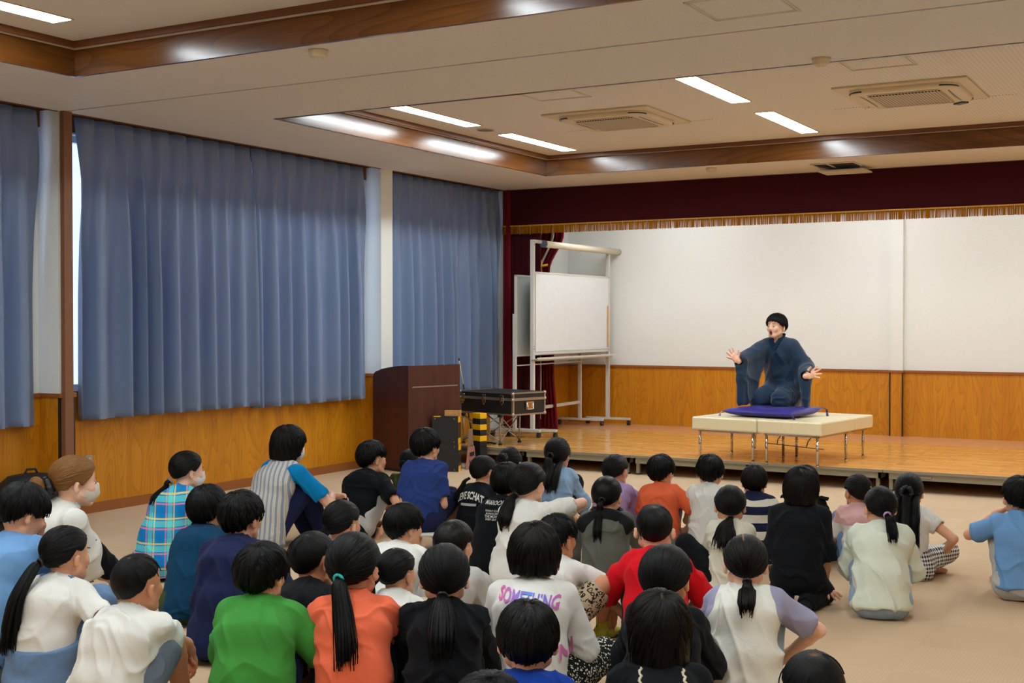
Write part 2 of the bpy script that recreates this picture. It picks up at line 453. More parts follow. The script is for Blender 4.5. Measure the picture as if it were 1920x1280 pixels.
# small ceiling things
def detector(x, y, z, label, r=.055):
    t = empty('smoke_detector', (x, y, z), 0, label, 'smoke detector')
    b = B(); b.lathe((0, 0, 0), [(r, 0), (r, -.012), (r * .92, -.016), (r * .9, -.034), (r * .6, -.044)]); b.done('housing', M['cream_plastic'], t)
    b = B(); b.lathe((0, 0, -.043), [(r * .5, 0), (r * .3, -.006)], 20); b.done('sensor_cap', M['ceil_white'], t)
detector(3.2, 5.753, H, 'round cream detector on the ceiling near the left coffer beam')
detector(5.63, 7.40, H, 'round cream detector at the edge of the far coffer, above the access hatch')
detector(3.143, 12.15, H, 'small round detector on the ceiling strip above the stage curtain')
t = empty('ceiling_speaker', (1.80, 9.95, HI), 0, 'round flush speaker between the two left light panels', 'speaker')
b = B(); b.lathe((0, 0, 0), [(.085, 0), (.085, -.004), (.078, -.008)], 40); b.done('rim', M['cream_plastic'], t)
b = B(); b.lathe((0, 0, -.007), [(.076, 0), (.06, -.004), (.02, -.005)], 40); b.done('grille', M['grey_plastic'], t)
def hatch(x0, y0, x1, y1, z, label):
    t = empty('access_hatch', ((x0 + x1) / 2, (y0 + y1) / 2, z), 0, label, 'hatch')
    hx, hy = (x1 - x0) / 2, (y1 - y0) / 2
    b = B()
    for e in (0, .018):
        b.box((-hx + e, -hy + e, -.005), (-hx + e + .008, hy - e, 0)); b.box((hx - e - .008, -hy + e, -.005), (hx - e, hy - e, 0))
        b.box((-hx + e, -hy + e, -.005), (hx - e, -hy + e + .008, 0)); b.box((-hx + e, hy - e - .008, -.005), (hx - e, hy - e, 0))
    b.done('hatch_frame', M['ceil_white'], t)
    if z > H + .1:
        b = B(); k = int((x1 - x0) / .022)
        for i in range(k): b.box((-hx + .022 * i, hy, -.002), (-hx + .022 * i + .009, hy + .006, 0))
        b.done('row_of_holes', M['rail_dark'], t)
hatch(5.42, 5.77, 5.87, 6.21, H, 'square access hatch in the speckled ceiling at the top right')
hatch(5.42, 8.45, 5.87, 8.88, HI, 'square access hatch beside the right air conditioner')
hatch(2.95, 8.45, 3.40, 8.88, HI, 'square access hatch beside the left air conditioner')

# ceiling air conditioners
m = NT('air_conditioner_grille'); v = m.coord(); x, y, z = m.sep(v)
gx = m.math('LESS_THAN', m.math('FRACT', m.math('MULTIPLY', x, 42.0)), 0.42); gy = m.math('LESS_THAN', m.math('FRACT', m.math('MULTIPLY', y, 42.0)), 0.42)
hol = m.math('MAXIMUM', gx, gy)
m.set(col=m.mix(hol, lin(40, 34, 24), lin(196, 178, 144)), rough=0.5); m.bump(hol, 0.5, 0.004); M['acgrille'] = m.m
def rrect(hx, hy, r, z, n=7):
    out = []
    for cx, cy, a0 in ((hx - r, hy - r, 0), (-hx + r, hy - r, 90), (-hx + r, -hy + r, 180), (hx - r, -hy + r, 270)):
        for i in range(n + 1):
            a = math.radians(a0 + 90 * i / n); out.append((cx + r * math.cos(a), cy + r * math.sin(a), z))
    return out
def loft(bld, rings, mi=0, cap0=False, cap1=True, smooth=False):
    R_ = [[bld.bm.verts.new(p) for p in r] for r in rings]; n = len(R_[0])
    for a, c in zip(R_, R_[1:]):
        for k in range(n):
            f = bld.bm.faces.new((a[k], a[(k + 1) % n], c[(k + 1) % n], c[k])); f.material_index = mi; f.smooth = smooth
    if cap0: bld.bm.faces.new(list(reversed(R_[0]))).material_index = mi
    if cap1: bld.bm.faces.new(R_[-1]).material_index = mi
def aircon(x, y, label, display):
    t = empty('air_conditioner', (x, y, HI), 0, label, 'air conditioner', 'ceiling air conditioners')
    b = B(); b.box((-.485, -.485, -.016), (.485, .485, 0), .004); b.done('ceiling_plate', M['cream_plastic'], t)
    b = B(); loft(b, [rrect(.40, .40, .12, -.015), rrect(.40, .40, .12, -.03), rrect(.385, .385, .11, -.045), rrect(.375, .375, .1, -.05)], smooth=True)
    b.done('fascia', M['cream_plastic'], t)
    box1('intake_grille', (-.265, -.265, -.058), (.265, .265, -.049), M['acgrille'], t)
    for k in range(4):
        b = B(); r = Matrix.Rotation(k * PI / 2, 3, 'Z')
        pts = []
        for i in range(11):
            u = -0.26 + .52 * i / 10; bow = .018 * (1 - (2 * i / 10 - 1) ** 2)
            pts.append((u, .335 - bow * 0, bow))
        top = [r @ Vector((u, .315 - bw * .6, -.052)) for u, _, bw in pts]; bot = [r @ Vector((u, .352 + bw, -.040)) for u, _, bw in pts]
        tv = [b.bm.verts.new(p) for p in top]; bv = [b.bm.verts.new(p) for p in bot]
        for i in range(10): b.bm.faces.new((tv[i], tv[i + 1], bv[i + 1], bv[i]))
        for q in tv + bv: q.co.z -= .001
        b.done('air_vane', M['grey_plastic'], t)
    # corner slot and display
    for cx, cy, a0 in ((-.28, .28, 90), (.28, -.28, 270), (-.28, -.28, 180), (.28, .28, 0)):
        pts = [(cx + .115 * math.cos(math.radians(a0 + 90 * i / 8)), cy + .115 * math.sin(math.radians(a0 + 90 * i / 8)), -.036) for i in range(9)]
        b = B(); b.tube(pts, .006, 6); b.done('corner_slot', M['dark_plastic'], t)
    if display:
        b = B(); b.box((.24, .335, -.062), (.35, .40, -.045), .008, Matrix.Rotation(-.7, 3, 'Z')); b.done('status_window', M['dark_plastic'], t)
    b = B()
    for i in range(58):
        b.box((-.72 + i * .0245, .475, -.018), (-.71 + i * .0245, .481, -.0165)) if abs(-.72 + i * .0245) < .48 else b.box((-.72 + i * .0245, .475, -.0025), (-.71 + i * .0245, .481, -.001))
    b.done('row_of_holes', M['rail_dark'], t)
aircon(5.60, 9.93, 'square ceiling air conditioner with dark display at the right', True)
aircon(3.13, 9.93, 'square ceiling air conditioner between the light panels at the left', False)
# recessed ceiling hatch with dropped lid by the stage
t = empty('projector_hatch', (4.32, 12.62, H), 0, 'open ceiling slot with a lowered cream lid in front of the stage curtain', 'ceiling hatch')
box1('dark_slot', (-.21, -.30, -.004), (.21, .02, -.001), M['black'], t)
b = B()
for x in (-.215, -.06, .205): b.box((x, -.30, -.012), (x + .012, .02, -.003))
b.box((-.215, -.31, -.012), (.217, -.30, -.003)); b.done('slot_frame', M['ceil_white'], t)
box1('lowered_lid', (-.22, -.02, -.05), (.24, .32, -.035), M['ceil_white'], t)
b = B(); b.box((-.2, 0, -.036), (-.19, .01, -.001)); b.box((.2, 0, -.036), (.21, .01, -.001)); b.done('lid_arm', M['silver'], t)

# ------------------------------------------------------------------ blue curtains
def curtain(y0, y1, zb, label, seed, pl=0.20, x0=0.125, kick=0.0, split=None):
    rnd = random.Random(seed)
    Wd = y1 - y0; npl = max(3, int(round(Wd / pl)))
    nu, nv = npl * 14, 44
    ph = [rnd.uniform(-.28, .28) for _ in range(npl + 2)]; am = [rnd.uniform(.75, 1.25) for _ in range(npl + 2)]
    dr = [rnd.uniform(-.05, .05) for _ in range(npl + 2)]
    V, Fc = [], []
    for j in range(nv + 1):
        t = j / nv; z = H - .004 + (zb - H) * t
        for i in range(nu + 1):
            u = i / nu; k = u * npl; ki = int(k); f = k - ki
            w0, w1 = 1 - f, f
            a_ = am[ki] * w0 + am[ki + 1] * w1; p_ = ph[ki] * w0 + ph[ki + 1] * w1; d_ = dr[ki] * w0 + dr[ki + 1] * w1
            # pinch pleat on top -> soft rounded folds below
            arg = 2 * PI * (k + p_ * min(1, t * 2.5)) + d_ * 8 * t
            s1 = math.sin(arg)
            top = -(abs(math.cos(arg / 2)) ** 8) * .04 + .004
            amp = .080 * a_ * min(1, .25 + t * 1.3)
            fold = amp * ((abs(s1) ** .8 * (1 if s1 > 0 else -1)) * .8 + .2 * math.sin(.5 * arg + seed) + .12 * math.sin(2 * arg + 1.3))
            m_ = min(1, t * 5)
            x = x0 + top * (1 - m_) + fold * m_
            yy = y0 + Wd * u + .018 * math.cos(arg) * m_ * a_ + kick * t * t * (u - .5) * Wd
            x += .01 * math.sin(3 * t + i * .02 + seed)
            zz = z
            if t > .95: zz += .004 * math.sin(arg)
            V.append((x, yy, zz))
    for j in range(nv):
        for i in range(nu):
            a = j * (nu + 1) + i; Fc.append((a, a + 1, a + nu + 2, a + nu + 1))
    o = meshobj('curtain', [(p[0] - 0, p[1] - (y0 + y1) / 2, p[2]) for p in V], Fc, None, None, True)
    o.location = (0, (y0 + y1) / 2, 0)
    o.data.materials.append(M['curtain'])
    sd = o.modifiers.new('thick', 'SOLIDIFY'); sd.thickness = .003
    put(o, None, label, 'curtain', 'blue window curtains')
    # stitched hem band
    hv, hf = [], []
    rows = [j for j in range(nv + 1) if (H - .004 + (zb - H) * j / nv) < zb + .105][:]
    for q, j in enumerate(rows):
        for i in range(nu + 1):
            p = V[j * (nu + 1) + i]; hv.append((p[0] + .0045, p[1] - (y0 + y1) / 2, p[2]))
    for q in range(len(rows) - 1):
        for i in range(nu):
            a = q * (nu + 1) + i; hf.append((a, a + 1, a + nu + 2, a + nu + 1))
    meshobj('hem', hv, hf, M['curtain'], o, True)
    return o
curtain(3.12, 4.70, .735, 'blue pleated curtain at the left edge, the half mostly out of view', 11)
curtain(4.72, 6.37, .735, 'blue pleated curtain at the left edge, left of the white column', 1)
curtain(6.71, 8.70, .742, 'left half of the wide blue curtain pair, beside the brown post', 2)
curtain(8.70, 10.39, .722, 'right half of the wide blue curtain pair, left of the wooden lectern', 3)
curtain(10.88, 13.07, .70, 'blue curtain behind the lectern, next to the red stage curtain', 4, kick=.03)

# ------------------------------------------------------------------ stage valance, drapes
b = B(); nx = 150
def strip_wave(y, z0, z1, x0, x1, n, amp, f, thick=.012, name='x', mat=None, parent=None):
    V, Fc = [], []
    for i in range(n + 1):
        x = x0 + (x1 - x0) * i / n; dy = amp * math.sin(f * x) + amp * .5 * math.sin(f * 2.3 * x + 1)
        for yy in (y + dy, y + dy + thick):
            V.append((x, yy, z0)); V.append((x, yy, z1))
    for i in range(n):
        a = i * 4; c = a + 4
        Fc += [(a, c, c + 1, a + 1), (a + 2, a + 3, c + 3, c + 2), (a, a + 2, c + 2, c), (a + 1, c + 1, c + 3, a + 3)]
    Fc += [(0, 1, 3, 2), (n * 4, n * 4 + 2, n * 4 + 3, n * 4 + 1)]
    return meshobj(name, V, Fc, mat, parent, False)
val = empty('stage_valance', (0, YF, 0), 0, 'dark red valance with gold fringe hung across the top of the stage', 'valance')
strip_wave(0, 2.60, H + .0, .19, W, 240, .002, 3.0, name='velvet_panel', mat=M['velvet'], parent=val)
V, Fc = [], []
rnd = random.Random(5); n = 1500
b = B()
for i in range(n):
    x = .19 + (W - .19) * i / n; w_ = (W - .19) / n
    d = rnd.uniform(-.006, .004); zb = 2.522 + rnd.uniform(-.003, .003)
    b.quad((x, -.008 + d * .3, 2.622), (x + w_, -.008 + d * .3, 2.622), (x + w_ + rnd.uniform(-.003, .003), -.008 + d, zb), (x + rnd.uniform(-.003, .003), -.008 + d, zb))
fr_ = b
b = B(); b.box((.19, -.014, 2.612), (W, -.004, 2.626)); b.done('fringe_braid', M['gold'], val)
b = fr_
k = .19 + .09
while k < W:
    b.tube([(k, -.014, 2.622), (k + rnd.uniform(-.008, .008), -.016, 2.515 + rnd.uniform(-.01, .01))], .0014, 5, mi=1); k += .148
b.done('gold_fringe', [M['fringe'], M['white_cloth']], val, False)
put(box1('trim_16', (.0, YF - .012, H - .004), (W, YF + .004, H + .02), M['rail_dark']), 'structure')

def drape(path, name, mat, n_f, amp, seed, thick=.004, parent=None, nv=40):
    """path: list of (z, xl, xr, y) from top down"""
    rnd = random.Random(seed); nu = n_f * 10; V, Fc = [], []
    zs = [p[0] for p in path]
    for j in range(nv + 1):
        z = zs[0] + (zs[-1] - zs[0]) * j / nv
        for q in range(len(path) - 1):
            if path[q][0] >= z >= path[q + 1][0] - 1e-6: break
        f = (path[q][0] - z) / max(1e-6, path[q][0] - path[q + 1][0]); f = f * f * (3 - 2 * f)
        xl, xr, y = [path[q][i] * (1 - f) + path[q + 1][i] * f for i in (1, 2, 3)]
        for i in range(nu + 1):
            u = i / nu; a = 2 * PI * u * n_f + .4 * math.sin(2.2 * z + seed)
            V.append((xl + (xr - xl) * u, y + amp * math.sin(a) + amp * .3 * math.sin(2.1 * a + z), z))
    for j in range(nv):
        for i in range(nu):
            a = j * (nu + 1) + i; Fc.append((a, a + 1, a + nu + 2, a + nu + 1))
    o = meshobj(name, V, Fc, mat, parent, True)
    s_ = o.modifiers.new('t', 'SOLIDIFY'); s_.thickness = thick
    return o
o = drape([(H, .2, .30, 13.02), (1.6, .2, .31, 13.02), (.25, .2, .33, 13.02)], 'stage_curtain', M['velvet_red'], 1, .012, 2)
put(o, None, 'narrow dark red curtain edge beside the last blue curtain', 'curtain')
o = drape([(H, .22, .68, 13.10), (1.6, .22, .66, 13.10), (.2, .22, .66, 13.10)], 'stage_curtain', M['velvet'], 3, .015, 3)
put(o, None, 'flat dark maroon side curtain behind the whiteboards', 'curtain')
dr = empty('tied_drape', (0, 0, 0), 0, 'crimson drape gathered with a gold tie at the left side of the stage', 'curtain')
drape([(2.98, .50, .98, 13.44), (2.54, .45, .80, 13.44), (2.1, .42, .60, 13.44), (1.9, .42, .62, 13.44), (.87, .46, .67, 13.44), (.205, .46, .72, 13.44)], 'drape_cloth', M['velvet_red'], 5, .03, 4, parent=dr)
drape([(2.98, .82, .85, 13.37), (2.54, .67, .70, 13.37), (2.08, .492, .52, 13.37), (1.95, .46, .48, 13.37)], 'lining_edge', M['white_cloth'], 1, .002, 5, parent=dr)
drape([(1.25, .44, .50, 13.38), (.9, .44, .525, 13.38), (.32, .44, .515, 13.38)], 'lining_edge', M['white_cloth'], 1, .003, 6, parent=dr)
b = B()
for a in range(5): b.tube([(.43 + .026 * a, 13.37, 2.24 + .02 * math.sin(a)), (.44 + .022 * a, 13.35, 2.16), (.42 + .03 * a, 13.36, 2.06 - .02 * (a % 2))], .010, 8)
b.tube([(.41, 13.40, 2.17), (.50, 13.35, 2.15), (.60, 13.40, 2.17)], .016, 8)
b.done('gold_tie', M['gold'], dr)

# hidden strip lights above the stage (the lamps that wash the back wall)
for i, x in enumerate((1.9, 4.3, 6.7)):
    t = empty('stage_light', (x, 13.42, 3.06), 0, 'strip light behind the valance that washes the white stage wall', 'light', 'strip lights behind the valance')
    box1('tube', (-.62, -.03, -.03), (.62, .03, -.005), M['strip'], t)
    box1('batten', (-.66, -.045, -.005), (.66, .045, .038), M['white_metal'], t)

# ------------------------------------------------------------------ stage platform modules
SZ = .19; SY0 = 11.27; SY1 = 13.78
for i in range(7):
    x0 = .22 + 1.215 * i; x1 = min(x0 + 1.211, W - .01)
    t = empty('stage_platform', ((x0 + x1) / 2, SY0, 0), 0,
              ['parquet platform section under the case at the far left end', 'parquet platform section second from the left, left of the bench', 'parquet platform section third from the left',
               'parquet platform section under the cream bench', 'parquet platform section right of the bench', 'parquet platform section at the right edge of the view', 'parquet platform section out of view at the right'][i], 'stage', 'portable stage platforms')
    h = (x1 - x0) / 2
    box1('deck', (-h, .012, SZ - .022), (h, SY1 - SY0, SZ), M['parquet'], t)
    box1('front_edge', (-h, 0, SZ - .024), (h, .012, SZ + .001), M['alu'], t)
    b = B(); b.box((-h + .02, .02, .112), (h - .02, .045, SZ - .024)); b.box((-h + .02, .02, .112), (-h + .045, 2.4, SZ - .024)); b.box((h - .045, .02, .112), (h - .02, 2.4, SZ - .024))
    b.done('frame', M['stage_frame'], t)
    if i in (1, 4):
        b = B(); b.tube([(-.30, .018, .14), (-.295, .01, .14), (-.2, .008, .14), (-.195, .018, .14)], .005, 6); b.done('catch', M['silver'], t)
    for sx in (-1, 1):
        for yy in (.07, 1.2, 2.35):
            b = B(); b.box((sx * (h - .055) - .016, yy - .016, .012), (sx * (h - .055) + .016, yy + .016, .15)); l_ = b.done('leg', M['stage_frame'], t)
            box1('foot_cap', (sx * (h - .055) - .02, yy - .02, 0), (sx * (h - .055) + .02, yy + .02, .014), plain('green_foot', lin(30, 80, 50), .6), l_)
t = empty('rear_platform', (W / 2, SY1, 0), 0, 'plain salmon coloured strip of stage floor along the back wall', 'stage')
box1('deck', (-W / 2 + .2, .003, SZ - .03), (W / 2 - .01, YS - SY1 - .014, SZ - .001), M['stage_band'], t)
box1('support', (-W / 2 + .25, .2, 0), (W / 2 - .06, .3, SZ - .03), M['black'], t)
put(box1('trim_17', (.21, SY0 + 2.45, .0), (W, SY0 + 2.47, .16), M['black']), 'structure')
# ================================================================== things by the stage
UZ = Matrix.Rotation
def xf(o, ang): o.rotation_euler = (0, 0, ang)
# lectern: origin at its near corner, -x' runs along the side panel, +y' along the front
t = empty('lectern', (.70, 10.30, 0), -math.radians(16), 'dark brown wooden lectern with a curved side panel in front of the curtains', 'lectern')
LW, LD = .56, .68
def side_prof(z_l, z_r): return [(-LW + .06 * (1 - math.cos(a * PI / 12)) , z_l - .07 + .07 * math.sin(a * PI / 12)) for a in range(0, 7)] + [(-LW * (1 - q / 8), z_l + (z_r - z_l) * math.sin(q / 8 * PI / 2)) for q in range(2, 9)]
prof = side_prof(.99, 1.058)
for yy, nm in ((0, 'side_panel'), (LD - .03, 'side_panel')):
    b = B(); b.prism([(x, yy, z) for x, z in prof] + [(0, yy, .03), (-LW, yy, .03)], (0, .03, 0)); b.done(nm, M['lectern'], t)
b = B(); b.prism([(-.025, .03, .03), (-.025, LD - .03, .03), (-.025, LD - .03, 1.056), (-.025, .03, 1.056)], (.025, 0, 0)); b.done('front_panel', M['lectern'], t)
b = B()
for (x0, z0_), (x1, z1_) in zip(prof, prof[1:]):
    b.quad((x0, .03, z0_ - .004), (x1, .03, z1_ - .004), (x1, LD - .03, z1_ - .004), (x0, LD - .03, z0_ - .004))
b.done('top', M['lectern'], t)
box1('metal_inlay', (-.001, .05, .838), (.003, LD - .03, .850), M['alu'], t)
box1('plinth', (-LW + .02, .02, 0), (-.02, LD - .02, .035), M['black'], t)

# stacked black panels with yellow corner blocks
for k in range(2):
    z = .276 * k
    t = empty('step_box', (1.075 - .008 * k, 10.63 + .006 * k, z), math.radians(19),
              ['black step box with yellow corners beside the lectern, lower of the two', 'black step box with yellow corners beside the lectern, upper of the two'][k], 'step box', 'stacked step boxes')
    box1('side_board', (-.255, 0, .0), (-.012, .012, .275), M['black'], t); box1('side_board', (-.255, .11, 0), (-.012, .122, .275), M['black'], t)
    box1('end_board', (-.012, 0, 0), (0, .122, .275), M['black'], t); box1('end_board', (-.267, 0, 0), (-.255, .122, .275), M['black'], t)
    box1('top_board', (-.255, .012, .255), (-.012, .11, .27), M['black'], t)
    b = B()
    for z_ in (.0, .215):
        b.box((.0, .0, z_), (.003, .10, z_ + .058))
    b.box((-.25, -.002, .268), (-.18, .03, .277)); b.done('yellow_corner', M['yellow'], t)
    b = B()
    for x in (-.235, -.04):
        for z_ in (.02, .25): b.cyl((x, -.003, z_), (x, 0, z_), .005, 10)
    b.done('screws', M['silver'], t)
t = empty('wooden_block', (.985, 10.67, .549), math.radians(19), 'light wooden board end resting on the black step boxes', 'board')
box1('block', (-.09, .02, 0), (.07, .07, .055), M['ply'], t)
# pink folding step stool, folded
t = empty('folding_stool', (1.0, 10.97, 0), math.radians(104), 'folded dusty pink plastic step stool beside the step boxes', 'step stool')
def panel_holes(w0, w1, z0_, z1_, y, th):
    b = B(); N = 8
    out = [(-w0, y, z0_), (-w0 + .035, y, z0_), (-w0 + .045, y, z0_ + .03), (w0 - .045, y, z0_ + .03), (w0 - .035, y, z0_), (w0, y, z0_), (w1, y, z1_), (-w1, y, z1_)]
    b.prism(out, (0, th, 0)); return b
b = panel_holes(.16, .09, 0, .22, -.02, .016); b.done('lower_leg', M['pink_plastic'], t)
b = panel_holes(.09, .05, .20, .40, -.012, .012); b.done('folded_leg', plain('faded_pink', lin(140, 112, 98), .5), t)
b = B()
for x in (-.065, .065): b.tube([(x, -.0215, .075), (x, -.019, .075)], .020, 16)
b.box((-.07, -.0215, .125), (.07, -.019, .165), .004); b.done('dark_holes', M['dark_plastic'], t)
# yellow and black striped block behind
t = empty('striped_block', (.965, 11.15, 0), -math.radians(20), 'yellow and black striped block behind the pink step stool', 'block')
for q in range(6):
    mt = M['yellow'] if q % 2 else M['black']
    bb = B(); bb.box((-.065, 0, .20 + .058 * q), (.065, .09, .20 + .058 * (q + 1)), .006); bb.done('yellow_stripe' if q % 2 else 'black_stripe', mt, t)
bb = B(); bb.box((-.065, 0, 0), (.065, .09, .20)); bb.done('black_base', M['black'], t)

# folding stand with the black flight case
st = empty('folding_stand', (.81, 11.70, SZ), 0, 'silver folding stand with crossed struts under the black case', 'stand')
F_ = [(.23, -.19), (.25, .19), (-.21, .20), (-.23, -.18)]; zt_ = .325
for i, (x, y) in enumerate(F_):
    b = B(); b.cyl((x, y, .02), (x, y, zt_), .010, 12); lg = b.done('leg', M['silver'], st)
    b = B(); b.cyl((x, y, 0), (x, y, .022), .022, 16, .017); b.done('rubber_foot', M['rubber'], lg)
    b = B(); b.box((x - .022, y - .022, zt_ - .03), (x + .022, y + .022, zt_), .004); b.done('top_joint', M['black'], lg)
for i in range(4):
    a, c = F_[i], F_[(i + 1) % 4]
    b = B(); b.cyl((a[0], a[1], .03), (c[0], c[1], zt_ - .015), .006, 8); b.cyl((c[0], c[1], .03), (a[0], a[1], zt_ - .015), .006, 8); b.done('cross_strut', M['silver'], st)
t = empty('flight_case', (1.275, 11.37, SZ + zt_), -math.radians(14.5), 'black equipment case with silver edges and butterfly latches', 'case')
CWd, CD, CH = .80, .50, .24
zl = .165
b = B(); b.box((-CWd + .006, .006, .004), (-.006, CD - .006, zl)); b.done('case_body', M['black'], t)
b = B(); b.box((-CWd + .006, .006, zl), (-.006, CD - .006, CH - .004)); lid = b.done('lid', M['black'], t)
b = B(); e = .022
for z_ in (0, CH - .016): 
    b.box((-CWd, 0, z_), (0, e * .4, z_ + .016)); b.box((-CWd, CD - e * .4, z_), (0, CD, z_ + .016)); b.box((-e * .4, 0, z_), (0, CD, z_ + .016)); b.box((-CWd, 0, z_), (-CWd + e * .4, CD, z_ + .016))
b.box((-CWd, 0, CH - .003), (0, .018, CH)); b.box((-CWd, CD - .018, CH - .003), (0, CD, CH)); b.box((-.018, 0, CH - .003), (0, CD, CH)); b.box((-CWd, 0, CH - .003), (-CWd + .018, CD, CH))
for (x, y) in ((0, 0), (0, CD - e), (-CWd + e, 0), (-CWd + e, CD - e)): b.box((x - e, y, 0), (x, y + e, CH))
b.box((-CWd, -.002, zl - .012), (.002, .004, zl + .016)); b.box((-.004, 0, zl - .012), (.003, CD, zl + .016))
b.done('edge_extrusion', M['silver'], t)
for x in (-.74, -.42, -.155):
    b = B(); b.box((x - .028, -.012, zl - .045), (x + .028, -.001, zl + .045), .008); b.box((x - .012, -.02, zl - .02), (x + .012, -.008, zl + .02), .006); b.cyl((x, -.016, zl - .055), (x, -.004, zl - .055), .01, 12)
    b.done('butterfly_latch', M['chrome'], t)
b = B(); b.box((.002, CD * .38, .055), (.008, CD * .62, .14), .006)
b.tube([(.01, CD * .41, .125), (.016, CD * .42, .06), (.016, CD * .58, .06), (.01, CD * .59, .125)], .007, 8); b.done('carry_handle', M['chrome'], t)
b = B()
for (x, y) in ((0, 0), (0, CD), (-CWd, 0)):
    for z_ in (.012, CH - .012, zl + .0): b.bm.verts.ensure_lookup_table(); bmesh.ops.create_icosphere(b.bm, subdivisions=2, radius=.02, matrix=Matrix.Translation((x - (.008 if x == 0 else -.008), y + (.008 if y == 0 else -.008), z_)))
b.done('ball_corner', M['silver'], t)
# pointer stick
t = empty('pointer_stick', (.465, 11.9, SZ), 0, 'thin cream pointer stick with black grip leaning behind the case', 'stick')
P0, P1 = Vector((0, 0, .0)), Vector((-.178, 0, .868))
b = B(); b.cyl(P0.lerp(P1, .70), P1, .006, 8); b.done('shaft', plain('cream_wood', lin(226, 204, 150), .5), t)
b = B(); b.cyl(P0, P0.lerp(P1, .70), .008, 8); b.cyl(P1, P1 + (P1 - P0).normalized() * .03, .008, 8); b.done('black_grip', M['black'], t)
# black cable / strap on the stage edge
b = B(); pts = [(.92 + .03 * i, 11.47 + .02 * math.sin(i * 1.1) + .01 * i * 0, SZ + .008 + .006 * math.sin(i * .9) ** 2) for i in range(12)]
b.tube([(p[0] - .3, p[1] + .12, p[2]) for p in pts], .008, 8); o = b.done('strap', M['rubber']); put(o, None, 'black strap lying on the platform under the folding stand', 'strap')

# ------------------------------------------------------------------ whiteboards (seen obliquely, they run away from the room)
def caster(parent, x, y, z=0):
    b = B()
    for s_ in (-.012, .012): b.cyl((x + s_ - .006, y, z + .028), (x + s_ + .006, y, z + .028), .028, 16)
    b.box((x - .02, y - .018, z + .03), (x + .02, y + .018, z + .066), .004); b.done('caster', M['dark_plastic'], parent)
A = empty('whiteboard_stand', (.87, 12.53, SZ), 0, 'tall white framed whiteboard on casters with a rolled screen across its top', 'whiteboard')
YL = 1.975
for y in (0, YL):
    box1('post', (-.02, y - .022, .085), (.02, y + .022, 2.225 if y == 0 else 2.16), M['white_metal'], A)
    b = B(); b.bar((-.30, y - (.05 if y == 0 else 0), .078), (.31, y, .078), .045, .028, bev=.004); bs = b.done('base_bar', M['white_metal'], A)
    for x in (-.28, .29): caster(bs, x, y - (.045 if y == 0 and x < 0 else 0))
b = B(); b.box((-.018, .03, .945), (.012, YL - .005, 1.862)); b.done('board_frame', M['alu'], A)
box1('writing_surface', (.013, .045, .96), (.0165, YL - .02, 1.85), M['board_white'], A)
box1('top_rail', (-.018, .02, 1.845), (.02, YL, 1.866), M['white_metal'], A)
box1('lower_rail', (-.018, .02, .925), (.02, YL, .955), M['white_metal'], A)
b = B(); b.box((.0, -.04, .872), (.085, YL + .07, .880)); b.box((.08, -.04, .872), (.088, YL + .07, .895)); b.box((-.02, 0, .855), (.06, YL, .873)); b.done('pen_tray', M['white_metal'], A)
tl = plain('red_pen', lin(190, 40, 30), .4); tb = plain('blue_pen', lin(40, 60, 130), .4)
for y, mt, nm in ((.45, tb, 'blue'), (.70, tl, 'red'), (.82, M['black'], 'black'), (.30, M['black'], 'black')):
    b = B(); b.cyl((.05, y, .8885), (.05, y + .13, .8885), .008, 10); o = b.done('marker_pen', mt); o.location = (.87, 12.53, SZ); put(o, None, '%s marker pen lying in the whiteboard tray%s' % (nm, ', nearest the post' if y == .30 else ''), 'pen', 'pens in the tray')
b = B(); b.cyl((.045, .19, 2.185), (.045, 2.19, 2.185), .038, 28); b.done('rolled_screen', plain('cream_screen_case', lin(226, 218, 194), .35), A)
b = B(); b.cyl((.045, .165, 2.185), (.045, .20, 2.185), .042, 24); b.cyl((.045, 2.185, 2.185), (.045, 2.205, 2.185), .040, 24); b.done('screen_end_cap', plain('blue_grey_cap', lin(96, 100, 116), .3, .3), A)
b = B(); b.box((-.02, -.0, 2.19), (.03, .20, 2.225)); b.box((-.02, 1.93, 2.15), (.04, 2.0, 2.23)); b.done('screen_bracket', M['white_metal'], A)
b = B(); b.tube([(.05, 1.1, 2.148), (.06, 1.1, 2.11), (.05, 1.12, 2.095), (.04, 1.1, 2.11), (.05, 1.1, 2.148)], .003, 6); b.done('pull_ring', M['silver'], A)
b = B()
for z_ in (2.17, 2.20, 1.02, .99): b.cyl((.019, 0, z_), (.023, 0, z_), .006, 8)
b.done('bolts', M['dark_plastic'], A)
b = B(); b.box((.02, YL - .06, .98), (.032, YL - .045, 1.50)); b.done('wooden_ruler', M['ply'], A)
Bd = empty('whiteboard_stand', (.70, 12.42, SZ), math.radians(3), 'second whiteboard on casters standing behind the taller one', 'whiteboard')
YB2 = 1.83
for y in (0, YB2):
    box1('post', (-.018, y - .018, .085), (.018, y + .018, 1.39 if y == 0 else .96), M['white_metal'], Bd)
    b = B(); b.bar((-.30, y, .075), (.32, y, .075), .045, .028, bev=.004); bs = b.done('base_bar', M['white_metal'], Bd)
    for x in (-.28, .30): caster(bs, x, y)
b = B(); b.box((-.012, .03, .92), (.012, YB2 - .01, 1.82)); b.done('board', M['board_grey'], Bd)
b = B(); b.box((-.016, .02, 1.81), (.016, YB2, 1.83)); b.box((-.016, .02, .905), (.016, YB2, .925)); b.box((-.016, .02, .905), (.016, .04, 1.83)); b.done('board_rim', M['white_metal'], Bd)
b = B(); b.box((0, 0, .80), (.06, YB2, .81)); b.bar((0, 0, .29), (0, YB2, .29), .03, .035); b.done('cross_rail', M['white_metal'], Bd)

